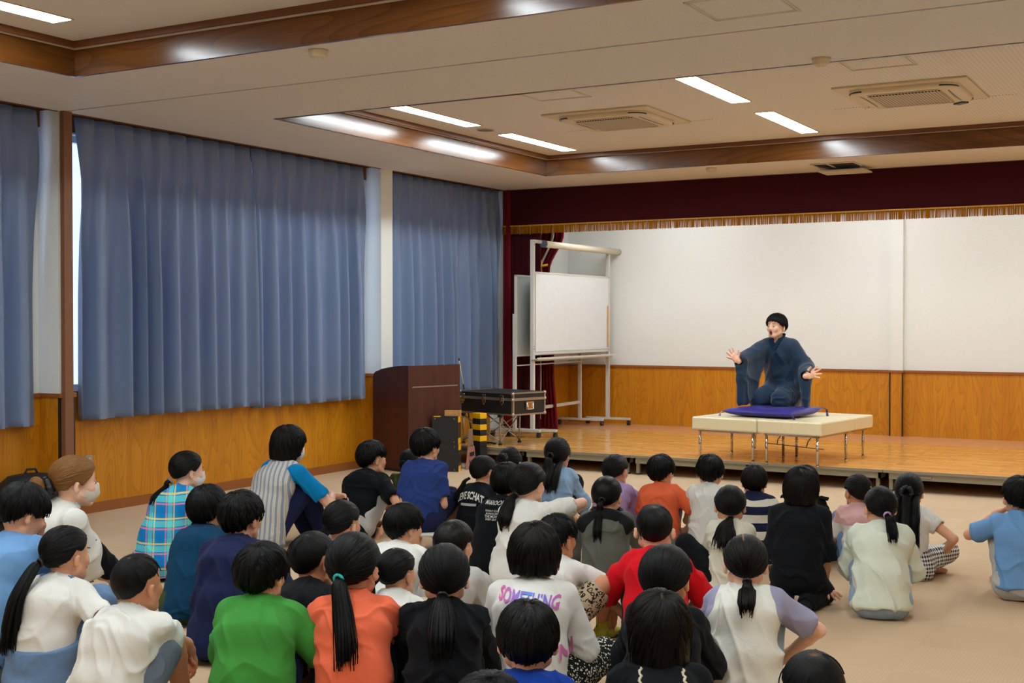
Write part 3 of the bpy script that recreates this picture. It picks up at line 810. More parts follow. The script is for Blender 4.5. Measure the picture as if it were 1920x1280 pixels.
# ------------------------------------------------------------------ benches
ang = -math.radians(7)
def bench(loc, w, d, lab, legs, rod=False):
    t = empty('bench', loc, ang, lab, 'bench', 'cream vinyl benches on the stage')
    b = B(); b.box((0, 0, .278), (w, d, .40), .016); b.done('seat', M['vinyl'], t)
    b = B(); b.bar((.05, .06, .268), (w - .05, .06, .268), .02, .02); b.bar((.05, d - .06, .268), (w - .05, d - .06, .268), .02, .02)
    b.bar((.05, .06, .268), (.05, d - .06, .268), .02, .02); b.bar((w - .05, .06, .268), (w - .05, d - .06, .268), .02, .02); b.done('seat_frame', M['chrome'], t)
    for (x, y) in legs:
        b = B(); b.cyl((x, y, .004), (x, y, .268), .0125, 16); b.cyl((x, y, 0), (x, y, .006), .015, 16); b.done('leg', M['chrome'], t)
    if rod:
        b = B(); b.tube([(.06, .10, .17), (.04, .09, .18), (.05, .07, .185), (.5, .06, .165), (w, .06, .16)], .004, 6)
        b.tube([(.17, .07, .175), (.18, .06, .22), (.21, .06, .262)], .005, 6); b.tube([(w - .17, .07, .17), (w - .15, .06, .22), (w - .12, .06, .262)], .005, 6)
        b.done('connector_rod', M['dark_plastic'], t)
bench((3.272, 11.30, SZ), .672, .79, 'cream bench in front at the left under the cushion', [(.06, .06), (.61, .06), (.06, .72), (.61, .72)])
bench((3.945, 11.217, SZ), .625, .79, 'cream bench in front at the right, its side face in view', [(.07, .06), (.565, .06), (.07, .72), (.565, .72)], True)
bench((3.272 + .79 * math.sin(-ang) + .004, 11.30 + .79 * math.cos(ang) + .006, SZ), 1.30, .46, 'cream bench behind the two front ones, its end at the right', [(.08, .40), (1.22, .40)])

# cushion
t = empty('floor_cushion', (3.93, 11.73, SZ + .40), -math.radians(10), 'glossy violet blue floor cushion with corner tassels on the cream bench', 'cushion')
m = NT('violet_satin'); v = m.coord(); n = m.noise(m.coord((2, 2, 8)), 3, 3)
m.set(col=m.mix(n, lin(24, 14, 96), lin(44, 30, 150)), rough=.36, sheen=.1, spec=.45); m.bump(m.noise(v, 14, 3), .3, .01); M['satin'] = m.m
b = B(); hx, hy = .36, .335; nn = 26; V, Fc = [], []
for side in (1, 0):
    for j in range(nn + 1):
        for i in range(nn + 1):
            u, w_ = 2 * i / nn - 1, 2 * j / nn - 1
            pin = 1 - .07 * (1 - abs(u) ** 2) * 0 
            r_ = (1 - abs(u) ** 3) * (1 - abs(w_) ** 3)
            x = u * hx * (1 - .05 * (1 - w_ * w_) ); y = w_ * hy * (1 - .05 * (1 - u * u))
            hgt = .052 * r_ ** .36
            sag = -.018 * math.exp(-(x * x + y * y) / .05)
            up = .03 * max(0, u) ** 3 * max(0, w_) ** 3
            z = .050 + (hgt + sag if side else -min(hgt, .048)) + up
            z += .004 * math.sin(9 * u + 3 * w_) * r_
            V.append((x, y, z))
N1 = (nn + 1) ** 2
for j in range(nn):
    for i in range(nn):
        a = j * (nn + 1) + i; Fc.append((a, a + 1, a + nn + 2, a + nn + 1)); a += N1; Fc.append((a, a + nn + 1, a + nn + 2, a + 1))
o = meshobj('cushion_body', V, Fc, M['satin'], t, True)
for (sx, sy) in ((1, -1), (1, 1), (-1, -1), (-1, 1)):
    b = B(); cx, cy = sx * hx, sy * hy
    up = .03 if (sx, sy) == (1, 1) else 0
    for q in range(5): b.tube([(cx, cy, .050 + up), (cx + sx * .02 + .006 * q, cy + sy * .012 - .005 * q, .03 + up), (cx + sx * .03 + .004 * q, cy + sy * .02 * (q % 2), .006 if up == 0 else -.01)], .003, 6)
    b.done('tassel', M['satin'] if sx > 0 else plain('white_violet_cord', lin(170, 165, 205), .6), t)

# outlets
def outlet(loc, rz, lab):
    t = empty('wall_outlet', loc, rz, lab, 'outlet')
    b = B(); b.box((-.035, -.006, -.06), (.035, 0, .06), .003); b.done('cover_plate', M['silver'], t)
    b = B(); b.box((-.014, -.009, -.04), (.014, -.006, .04), .002); b.done('socket_insert', M['white_metal'], t)
outlet((.013, 6.912, .395), PI / 2, 'metal wall socket plate on the wooden wall behind the woman with brown hair')
outlet((.206, 14.15, .52), PI / 2, 'wall socket plate on the stage side wall behind the whiteboard')

# backpack against the wall
t = empty('backpack', (.22, 6.20, 0), math.radians(-20), 'black backpack standing against the wooden wall behind the woman with brown hair', 'backpack')
mb = plain('black_nylon', lin(20, 20, 24), .6, bump=.2)
b = B(); loft(b, [rrect(.15, .22, .08, 0.0), rrect(.165, .235, .09, .06), rrect(.16, .23, .09, .22), rrect(.14, .21, .10, .33), rrect(.10, .16, .09, .385), rrect(.04, .08, .04, .40)], cap0=True, smooth=True); b.done('bag_body', mb, t)
b = B(); loft(b, [[(p[0] * .5 + .17, p[1] * .7, p[2]) for p in rrect(.12, .22, .08, z_)] for z_ in (.03, .05, .20, .23)], cap0=True, smooth=True); b.done('front_pocket', mb, t)
b = B(); b.tube([(0, -.05, .39), (0, -.03, .43), (0, .03, .43), (0, .05, .39)], .009, 8); b.done('top_handle', mb, t)
b = B(); b.box((.12, .05, .30), (.15, .08, .345), .004); b.done('buckle', M['grey_plastic'], t)
b = B(); b.tube([(.16, -.12, .05), (.18, -.14, .2), (.10, -.12, .33)], .014, 8); b.tube([(.16, .14, .05), (.19, .15, .2), (.10, .13, .33)], .014, 8); b.done('shoulder_strap', mb, t)
# ================================================================== signed distance bodies
def _hash(ix, iy, iz, seed):
    h = (ix * 374761393 + iy * 668265263 + iz * 2147483647 + seed * 1274126177).astype(np.int64) & 0xffffffff
    h = ((h ^ (h >> 13)) * 1274126177) & 0xffffffff
    h = h ^ (h >> 16)
    return (h & 0xffff).astype(np.float32) / 65535.0
def vnoise(P, seed=0):
    P = np.asarray(P, np.float32); i = np.floor(P).astype(np.int64); f = P - i; f = f * f * (3 - 2 * f)
    r = 0
    for dx in (0, 1):
        for dy in (0, 1):
            for dz in (0, 1):
                w = (f[:, 0] if dx else 1 - f[:, 0]) * (f[:, 1] if dy else 1 - f[:, 1]) * (f[:, 2] if dz else 1 - f[:, 2])
                r = r + w * _hash(i[:, 0] + dx, i[:, 1] + dy, i[:, 2] + dz, seed)
    return r
V3 = lambda *a: np.array(a, np.float64)
def nrm(v):
    v = np.asarray(v, float); return v / (np.linalg.norm(v) + 1e-9)

class SDF:
    """collects rounded primitives, blends them on a grid and meshes the zero level"""
    def __init__(s): s.ops = []
    def cap(s, a, b, ra, rb=None, k=.02, f=1.0, ax=None, op='+'):
        s.ops.append((op, 'cap', np.array(a, float), np.array(b, float), ra, ra if rb is None else rb, k, f, None if ax is None else nrm(ax))); return s
    def chain(s, pts, rs, k=.02, **kw):
        for i in range(len(pts) - 1): s.cap(pts[i], pts[i + 1], rs[i], rs[i + 1], k, **kw)
        return s
    def ell(s, c, r, R=None, k=.02, op='+'):
        s.ops.append((op, 'ell', np.array(c, float), np.array(r, float), R, k)); return s
    def plane(s, p, n, op='-'):   # removes the side the normal points to
        s.ops.append(('P', np.array(p, float), nrm(n))); return s
    def bounds(s):
        lo, hi = [], []
        for o in s.ops:
            if o[0] != '+': continue
            if o[1] == 'cap':
                r = max(o[4], o[5]) * max(1, o[7]) + .03
                lo.append(np.minimum(o[2], o[3]) - r); hi.append(np.maximum(o[2], o[3]) + r)
            else:
                r = max(o[3]) + .03; lo.append(o[2] - r); hi.append(o[2] + r)
        return np.min(lo, 0), np.max(hi, 0)
    def mesh(s, h):
        lo, hi = s.bounds(); n = np.ceil((hi - lo) / h).astype(int) + 2
        F = np.full(n, 1.0, np.float32)
        xs = [lo[i] + h * np.arange(n[i]) for i in range(3)]
        for o in s.ops:
            if o[0] == 'P':
                _, p, nn = o
                d = -((xs[0] - p[0])[:, None, None] * nn[0] + (xs[1] - p[1])[None, :, None] * nn[1] + (xs[2] - p[2])[None, None, :] * nn[2])
                F = np.maximum(F, -d.astype(np.float32)); continue
            if o[1] == 'cap':
                op, _, a, b, ra, rb, k, f, ax = o; r = max(ra, rb) * max(1, f); l_ = np.minimum(a, b) - r; h_ = np.maximum(a, b) + r
            else:
                op, _, c, rr, R, k = o; r = max(rr); l_ = c - r; h_ = c + r
            pad = k + 2.5 * h
            i0 = np.clip(np.floor((l_ - pad - lo) / h).astype(int), 0, n); i1 = np.clip(np.ceil((h_ + pad - lo) / h).astype(int) + 1, 0, n)
            if (i1 <= i0).any(): continue
            X = (xs[0][i0[0]:i1[0]])[:, None, None]; Y = (xs[1][i0[1]:i1[1]])[None, :, None]; Z = (xs[2][i0[2]:i1[2]])[None, None, :]
            if o[1] == 'cap':
                px, py, pz = X - a[0], Y - a[1], Z - a[2]; ba = b - a; L2 = max(1e-9, ba @ ba)
                t = np.clip((px * ba[0] + py * ba[1] + pz * ba[2]) / L2, 0, 1)
                vx, vy, vz = px - ba[0] * t, py - ba[1] * t, pz - ba[2] * t
                q2 = vx * vx + vy * vy + vz * vz
                if f != 1.0 and ax is not None:
                    c_ = vx * ax[0] + vy * ax[1] + vz * ax[2]; q2 = q2 - c_ * c_ * (1 - 1 / (f * f))
                d = np.sqrt(np.maximum(q2, 0)) - (ra + (rb - ra) * t)
            else:
                px, py, pz = X - c[0], Y - c[1], Z - c[2]
                if R is not None:
                    px, py, pz = [px * R[0][j] + py * R[1][j] + pz * R[2][j] for j in range(3)]
                k0 = np.sqrt((px / rr[0]) ** 2 + (py / rr[1]) ** 2 + (pz / rr[2]) ** 2)
                k1 = np.sqrt((px / rr[0] ** 2) ** 2 + (py / rr[1] ** 2) ** 2 + (pz / rr[2] ** 2) ** 2) + 1e-6
                d = k0 * (k0 - 1) / k1
            d = d.astype(np.float32)
            sl = tuple(slice(i0[j], i1[j]) for j in range(3)); G = F[sl]
            if op == '+':
                hh = np.clip(k - np.abs(G - d), 0, None) / k
                F[sl] = np.minimum(G, d) - hh * hh * k * .25
            else:
                F[sl] = np.maximum(G, -d)
        return surface_nets(F, lo, h)

def surface_nets(F, lo, h):
    s_ = F < 0
    c = np.zeros(tuple(np.array(F.shape) - 1), np.int8)
    cs = tuple(x - 1 for x in F.shape)
    for dx in (0, 1):
        for dy in (0, 1):
            for dz in (0, 1): c += s_[dx:dx + cs[0], dy:dy + cs[1], dz:dz + cs[2]]
    act = np.argwhere((c > 0) & (c < 8))
    idx = np.full(cs, -1, np.int32); idx[act[:, 0], act[:, 1], act[:, 2]] = np.arange(len(act))
    acc = np.zeros((len(act), 3), np.float32); cnt = np.zeros(len(act), np.float32)
    corners = [(i, j, k) for i in (0, 1) for j in (0, 1) for k in (0, 1)]
    for a in corners:
        for ax in range(3):
            if a[ax]: continue
            b = list(a); b[ax] = 1
            fa = F[act[:, 0] + a[0], act[:, 1] + a[1], act[:, 2] + a[2]]; fb = F[act[:, 0] + b[0], act[:, 1] + b[1], act[:, 2] + b[2]]
            m_ = (fa < 0) != (fb < 0); t = np.where(m_, fa / np.where(fa - fb == 0, 1, fa - fb), 0)
            p = np.repeat(np.array([a], np.float32), len(act), 0); p[:, ax] += t
            acc[m_] += p[m_]; cnt[m_] += 1
    V = (act + acc / np.maximum(cnt, 1)[:, None]) * h + lo
    Q = []
    for ax in range(3):
        u, v = (ax + 1) % 3, (ax + 2) % 3
        sl0 = [slice(None)] * 3; sl1 = [slice(None)] * 3; sl0[ax] = slice(0, -1); sl1[ax] = slice(1, None)
        A, Bb = s_[tuple(sl0)], s_[tuple(sl1)]
        e = np.argwhere(A != Bb); e = e[(e[:, u] > 0) & (e[:, v] > 0) & (e[:, u] < F.shape[u] - 1) & (e[:, v] < F.shape[v] - 1)]
        if not len(e): continue
        sg = A[e[:, 0], e[:, 1], e[:, 2]]
        def cell(du, dv):
            q = e.copy(); q[:, u] -= du; q[:, v] -= dv; return idx[q[:, 0], q[:, 1], q[:, 2]]
        q = np.stack([cell(1, 1), cell(0, 1), cell(0, 0), cell(1, 0)], 1)
        q[~sg] = q[~sg][:, ::-1]; Q.append(q)
    Q = np.concatenate(Q); Q = Q[(Q >= 0).all(1)]
    return V.astype(np.float32), Q

def vnormals(V, Q):
    n = np.cross(V[Q[:, 2]] - V[Q[:, 0]], V[Q[:, 3]] - V[Q[:, 1]]); N = np.zeros_like(V)
    for j in range(4): np.add.at(N, Q[:, j], n)
    return N / (np.linalg.norm(N, axis=1)[:, None] + 1e-9)
def smooth_verts(V, Q, it=1, w=.5):
    for _ in range(it):
        A = np.zeros_like(V); c = np.zeros(len(V), np.float32)
        for j in range(4):
            for o in (1, 3):
                np.add.at(A, Q[:, j], V[Q[:, (j + o) % 4]]); np.add.at(c, Q[:, j], 1)
        V = V * (1 - w) + A / np.maximum(c, 1)[:, None] * w
    return V
def npmesh(name, V, Q, mats, parent=None, mi=None, attrs=None):
    me = bpy.data.meshes.new(name); nq = len(Q)
    me.vertices.add(len(V)); me.vertices.foreach_set('co', np.asarray(V, np.float32).ravel())
    me.loops.add(nq * 4); me.loops.foreach_set('vertex_index', np.asarray(Q, np.int32).ravel())
    me.polygons.add(nq); me.polygons.foreach_set('loop_start', np.arange(nq, dtype=np.int32) * 4)
    if mi is not None: me.polygons.foreach_set('material_index', np.asarray(mi, np.int32))
    me.polygons.foreach_set('use_smooth', np.ones(nq, bool))
    for m_ in (mats if isinstance(mats, (list, tuple)) else [mats]): me.materials.append(m_)
    for k, (typ, a) in (attrs or {}).items():
        at_ = me.attributes.new(k, typ, 'POINT'); at_.data.foreach_set('vector' if typ == 'FLOAT_VECTOR' else 'value', np.asarray(a, np.float32).ravel())
    me.update(calc_edges=True); me.validate()
    o = bpy.data.objects.new(name, me); COL.objects.link(o); o.parent = parent
    return o

# ------------------------------------------------------------------ skin, cloth and hair materials
def mat_skin(name, col):
    m = NT(name); v = m.coord(); n = m.noise(v, 30, 4)
    m.set(col=m.mix(m.math('MULTIPLY', n, .5), col, tuple(c * f for c, f in zip(col[:3], (.92, .72, .66))) + (1,)), rough=.48, spec=.35, sss=.04)
    m.b.inputs['Subsurface Radius'].default_value = (.9, .35, .2); m.b.inputs['Subsurface Scale'].default_value = .008
    m.bump(m.noise(v, 350, 2), .05, .001); return m.m
SKIN = [mat_skin('skin_light', lin(236, 190, 162)), mat_skin('skin_warm', lin(222, 168, 134)), mat_skin('skin_tan', lin(202, 144, 108))]
def mat_hair(name, c0, c1):
    m = NT(name); at_ = m.n('ShaderNodeAttribute', attribute_name='hc'); sc = m.n('ShaderNodeAttribute', attribute_name='scalp')
    n = m.noise(at_.outputs['Vector'], 9.0, 3, .6); n2 = m.noise(at_.outputs['Vector'], 2.2, 2)
    c = m.mix(m.math('POWER', n, 2.2), c0, c1); c = m.mix(m.math('MULTIPLY', n2, .4), c, c0)  # strand tone variation; the paler streaks also put soft highlights into the colour
    c = m.mix(m.math('MULTIPLY', sc.outputs['Fac'], m.math('ADD', m.math('MULTIPLY', n, 1.0), .25), True), c, lin(170, 128, 98))
    m.set(col=c, rough=.40, spec=.16); m.bump(n, .9, .004)
    m.b.inputs['Anisotropic'].default_value = .3
    return m.m
HAIR = {'black': mat_hair('black_hair', lin(4, 3, 4), lin(26, 22, 21)), 'dark': mat_hair('dark_brown_hair', lin(7, 5, 4), lin(42, 31, 26)),
        'brown': mat_hair('light_brown_hair', lin(104, 66, 30), lin(186, 136, 80))}
def cloth(name, col, rough=.85, kind=None, **kw):
    key = ('cloth', name)
    if key in _mc: return _mc[key]
    m = NT(name); v = m.coord(); x, y, z = m.sep(v)
    wv = m.noise(m.coord((500, 500, 500)), 1.0, 2); big = m.noise(v, 9, 3)
    c = m.mix(m.math('MULTIPLY', wv, .18), col, tuple(q * .7 for q in col[:3]) + (1,))
    A_ = m.n('ShaderNodeAttribute', attribute_name='tc'); ax, ay, az = m.sep(A_.outputs['Vector'])
    if kind == 'hstripe':      # wide horizontal bands
        f = m.math('LESS_THAN', m.math('FRACT', m.math('DIVIDE', m.math('SUBTRACT', az, kw['z0']), kw['per'])), kw.get('duty', .5))
        top = m.math('GREATER_THAN', az, kw['top'])
        f = m.math('MULTIPLY', f, m.math('SUBTRACT', 1.0, top)); c = m.mix(f, c, kw['c2'])
    if kind == 'vstripe':
        w1 = m.math('FRACT', m.math('DIVIDE', m.math('ADD', ax, m.math('MULTIPLY', ay, .6)), kw['per']))
        f = m.math('LESS_THAN', w1, .45); c = m.mix(f, c, kw['c2'])
        f = m.math('LESS_THAN', m.math('ABSOLUTE', m.math('SUBTRACT', w1, .72)), .06); c = m.mix(m.math('MULTIPLY', f, .5), c, kw['c3'])
    if kind == 'plaid':
        for (src, ph) in ((m.math('ADD', ax, m.math('MULTIPLY', ay, .7)), 0.0), (az, .3)):
            fr = m.math('FRACT', m.math('ADD', m.math('DIVIDE', src, .125), ph))
            c = m.mix(m.math('MULTIPLY', m.math('LESS_THAN', m.math('ABSOLUTE', m.math('SUBTRACT', fr, .30)), .16), .20), c, lin(30, 80, 190))
            c = m.mix(m.math('MULTIPLY', m.math('LESS_THAN', m.math('ABSOLUTE', m.math('SUBTRACT', fr, .72)), .12), .45), c, lin(120, 230, 200))
            c = m.mix(m.math('MULTIPLY', m.math('LESS_THAN', m.math('ABSOLUTE', m.math('SUBTRACT', fr, .52)), .030), .8), c, lin(226, 120, 150))
            c = m.mix(m.math('MULTIPLY', m.math('LESS_THAN', m.math('ABSOLUTE', m.math('SUBTRACT', fr, .92)), .035), .85), c, lin(225, 200, 110))
    if kind == 'check':
        f = m.math('FRACT', m.math('DIVIDE', m.math('ADD', ax, m.math('MULTIPLY', ay, .7)), kw['per'])); g = m.math('FRACT', m.math('DIVIDE', az, kw['per']))
        a = m.math('LESS_THAN', f, .5); b_ = m.math('LESS_THAN', g, .5)
        c = m.mix(m.math('MULTIPLY', m.math('ADD', a, b_), .5), kw['c2'], c)
    if kind == 'dots':
        vo = m.n('ShaderNodeTexVoronoi'); vo.inputs['Scale'].default_value = kw['sc']; m.l(v, vo.inputs['Vector'])
        c = m.mix(m.math('LESS_THAN', vo.outputs['Distance'], kw.get('th', .3)), c, kw['c2'])
    if kind == 'leopard':
        vo = m.n('ShaderNodeTexVoronoi'); vo.inputs['Scale'].default_value = 60; m.l(v, vo.inputs['Vector'])
        a = m.math('LESS_THAN', m.math('ABSOLUTE', m.math('SUBTRACT', vo.outputs['Distance'], .42)), .13)
        c = m.mix(m.math('MULTIPLY', a, m.math('GREATER_THAN', m.noise(v, 50, 1), .42)), c, lin(40, 30, 24))
    if kind == 'denim':
        n = m.noise(m.coord((40, 40, 40)), 1, 4, .7); c = m.mix(m.math('MULTIPLY', n, .5), c, kw.get('c2', lin(150, 172, 196)))
        t_ = m.math('SINE', m.math('MULTIPLY', m.math('ADD', m.math('ADD', x, y), z), 2400.0)); c = m.mix(m.math('MULTIPLY', m.math('ADD', t_, 1.0), .08), c, lin(230, 236, 240))
    if kind == 'bands':        # list of (z_from, colour) from bottom to top
        for zf, cc in kw['bands']: c = m.mix(m.math('GREATER_THAN', az, zf), c, cc)
    if kind == 'raglan':
        f = m.math('GREATER_THAN', m.math('ADD', m.math('ABSOLUTE', ax), m.math('MULTIPLY', m.math('SUBTRACT', az, .36), .35)), .115)
        c = m.mix(m.math('MULTIPLY', f, m.math('GREATER_THAN', az, .20)), c, kw['c2'])
    m.set(col=c, rough=rough, spec=.10, sheen=.03)
    big = m.noise(m.coord((1, 1, .6)), 11, 4, .55, 1.2)
    h = m.math('ADD', m.math('MULTIPLY', wv, .08), big); m.bump(h, kw.get('bump', .6), .010)
    _mc[key] = m.m; return m.m
C = dict(
    white=cloth('white_cotton', lin(222, 220, 212)), offwhite=cloth('cream_cotton', lin(214, 208, 188)), mint=cloth('pale_mint_cotton', lin(216, 222, 204)),
    black=cloth('black_cotton', lin(17, 19, 23)), navy=cloth('navy_cotton', lin(30, 36, 70)), blue=cloth('blue_cotton', lin(42, 62, 122)),
    teal=cloth('dark_teal_cotton', lin(14, 58, 88)), green=cloth('green_cotton', lin(66, 142, 60)), coral=cloth('coral_cotton', lin(238, 112, 78)),
    orange=cloth('orange_cotton', lin(226, 102, 62)), red=cloth('red_cotton', lin(208, 18, 32)), sky=cloth('light_blue_cotton', lin(112, 158, 206)),
    royal=cloth('royal_blue_cotton', lin(22, 60, 150)), lilac=cloth('lilac_cotton', lin(164, 140, 184)), olive=cloth('olive_cotton', lin(62, 72, 34)),
    pink=cloth('pale_pink_cotton', lin(206, 168, 176)), aqua=cloth('bright_blue_polo', lin(10, 126, 186)), greyc=cloth('grey_cotton', lin(120, 118, 116)),
    lightgrey=cloth('light_grey_cotton', lin(186, 184, 178)), khaki=cloth('khaki_cotton', lin(154, 128, 84)), greengrey=cloth('grey_green_trouser', lin(78, 82, 72)),
    darkpants=cloth('black_trouser', lin(16, 17, 20), .8), beigep=cloth('beige_trouser', lin(196, 182, 154)),
    denimj=cloth('light_denim_jacket', lin(106, 146, 178), kind='denim'), jeans=cloth('blue_denim', lin(62, 98, 142), kind='denim', c2=lin(110, 146, 182)),
    paledenim=cloth('pale_denim', lin(120, 146, 172), kind='denim', c2=lin(186, 200, 214)), shortsd=cloth('grey_blue_denim', lin(76, 90, 110), kind='denim', c2=lin(110, 124, 142)),
    jacket=cloth('grey_nylon_jacket', lin(88, 88, 80), .45), hood=cloth('black_mesh_hood', lin(16, 18, 18), .6),
    stripes=cloth('navy_white_stripes', lin(24, 30, 56), kind='hstripe', z0=.005, per=.094, duty=.5, top=.415, c2=lin(206, 200, 184)),
    apron=cloth('striped_apron', lin(206, 202, 190), kind='vstripe', per=.030, c2=lin(140, 150, 164), c3=lin(170, 150, 120)),
    plaid=cloth('turquoise_plaid', lin(14, 136, 188), kind='plaid'), gingham=cloth('gingham', lin(232, 230, 224), kind='check', per=.022, c2=lin(20, 20, 24)),
    floral=cloth('black_floral', lin(24, 24, 22), kind='dots', sc=95, th=.36, c2=lin(214, 210, 190)), leopard=cloth('leopard_print', lin(176, 158, 130), kind='leopard'),
    pinkwhite=cloth('colour_block_tee', lin(14, 14, 18), kind='bands', bands=[(.155, lin(214, 208, 200)), (.315, lin(214, 168, 164))]),
    raglan=cloth('raglan_tee', lin(222, 220, 208), kind='raglan', c2=lin(150, 148, 172)),
    sock=cloth('grey_sock', lin(176, 166, 166)), sockw=cloth('white_sock', lin(214, 208, 206)), sockb=cloth('black_sock', lin(20, 20, 22)), socky=cloth('yellow_green_sock', lin(190, 190, 70), kind='dots', sc=30, th=.3, c2=lin(40, 90, 130)),
    orangesock=cloth('orange_sock', lin(226, 84, 20)), mask=cloth('mask_beige', lin(214, 204, 186), .7), maskw=cloth('mask_white', lin(226, 224, 226), .7),
)
kim = NT('indigo_kimono'); v_ = kim.coord(); n_ = kim.noise(v_, 5, 4); n3 = kim.noise(kim.coord((400, 400, 400)), 1, 2)
c_ = kim.mix(n_, lin(8, 24, 46), lin(16, 46, 74)); c_ = kim.mix(kim.math('MULTIPLY', n3, .3), c_, lin(30, 72, 104))
kim.set(col=c_, rough=.7, sheen=.25, spec=.3); kim.bump(kim.noise(v_, 26, 3), .35, .008); C['kimono'] = kim.m
C['kimono_dark'] = cloth('indigo_collar', lin(20, 44, 66)); C['kimono_sash'] = cloth('blue_sash', lin(22, 70, 104))
IRIS = plain('dark_eye', lin(16, 12, 10), .15); EYEW = plain('eye_white', lin(225, 220, 214), .3); LIP = plain('lips', lin(176, 92, 84), .4); MOUTH = plain('mouth_inside', lin(44, 12, 12), .5)

# ------------------------------------------------------------------ rotation helpers, inverse kinematics
def RX(a): c, s_ = math.cos(a), math.sin(a); return np.array([[1, 0, 0], [0, c, -s_], [0, s_, c]])
def RY(a): c, s_ = math.cos(a), math.sin(a); return np.array([[c, 0, s_], [0, 1, 0], [-s_, 0, c]])
def RZ(a): c, s_ = math.cos(a), math.sin(a); return np.array([[c, -s_, 0], [s_, c, 0], [0, 0, 1]])
def ik(a, t, l1, l2, pole):
    a = np.array(a, float); t = np.array(t, float); d = t - a; L = np.linalg.norm(d); mx_ = (l1 + l2) * .985
    if L > mx_: t = a + d / L * mx_; d = t - a; L = mx_
    L = max(L, abs(l1 - l2) * 1.05 + 1e-4); u = nrm(d)
    ca = (l1 * l1 + L * L - l2 * l2) / (2 * l1 * L); ca = max(-1, min(1, ca)); p = np.array(pole, float); p = p - u * (p @ u); p = nrm(p)
    return a + u * l1 * ca + p * l1 * math.sqrt(1 - ca * ca), t

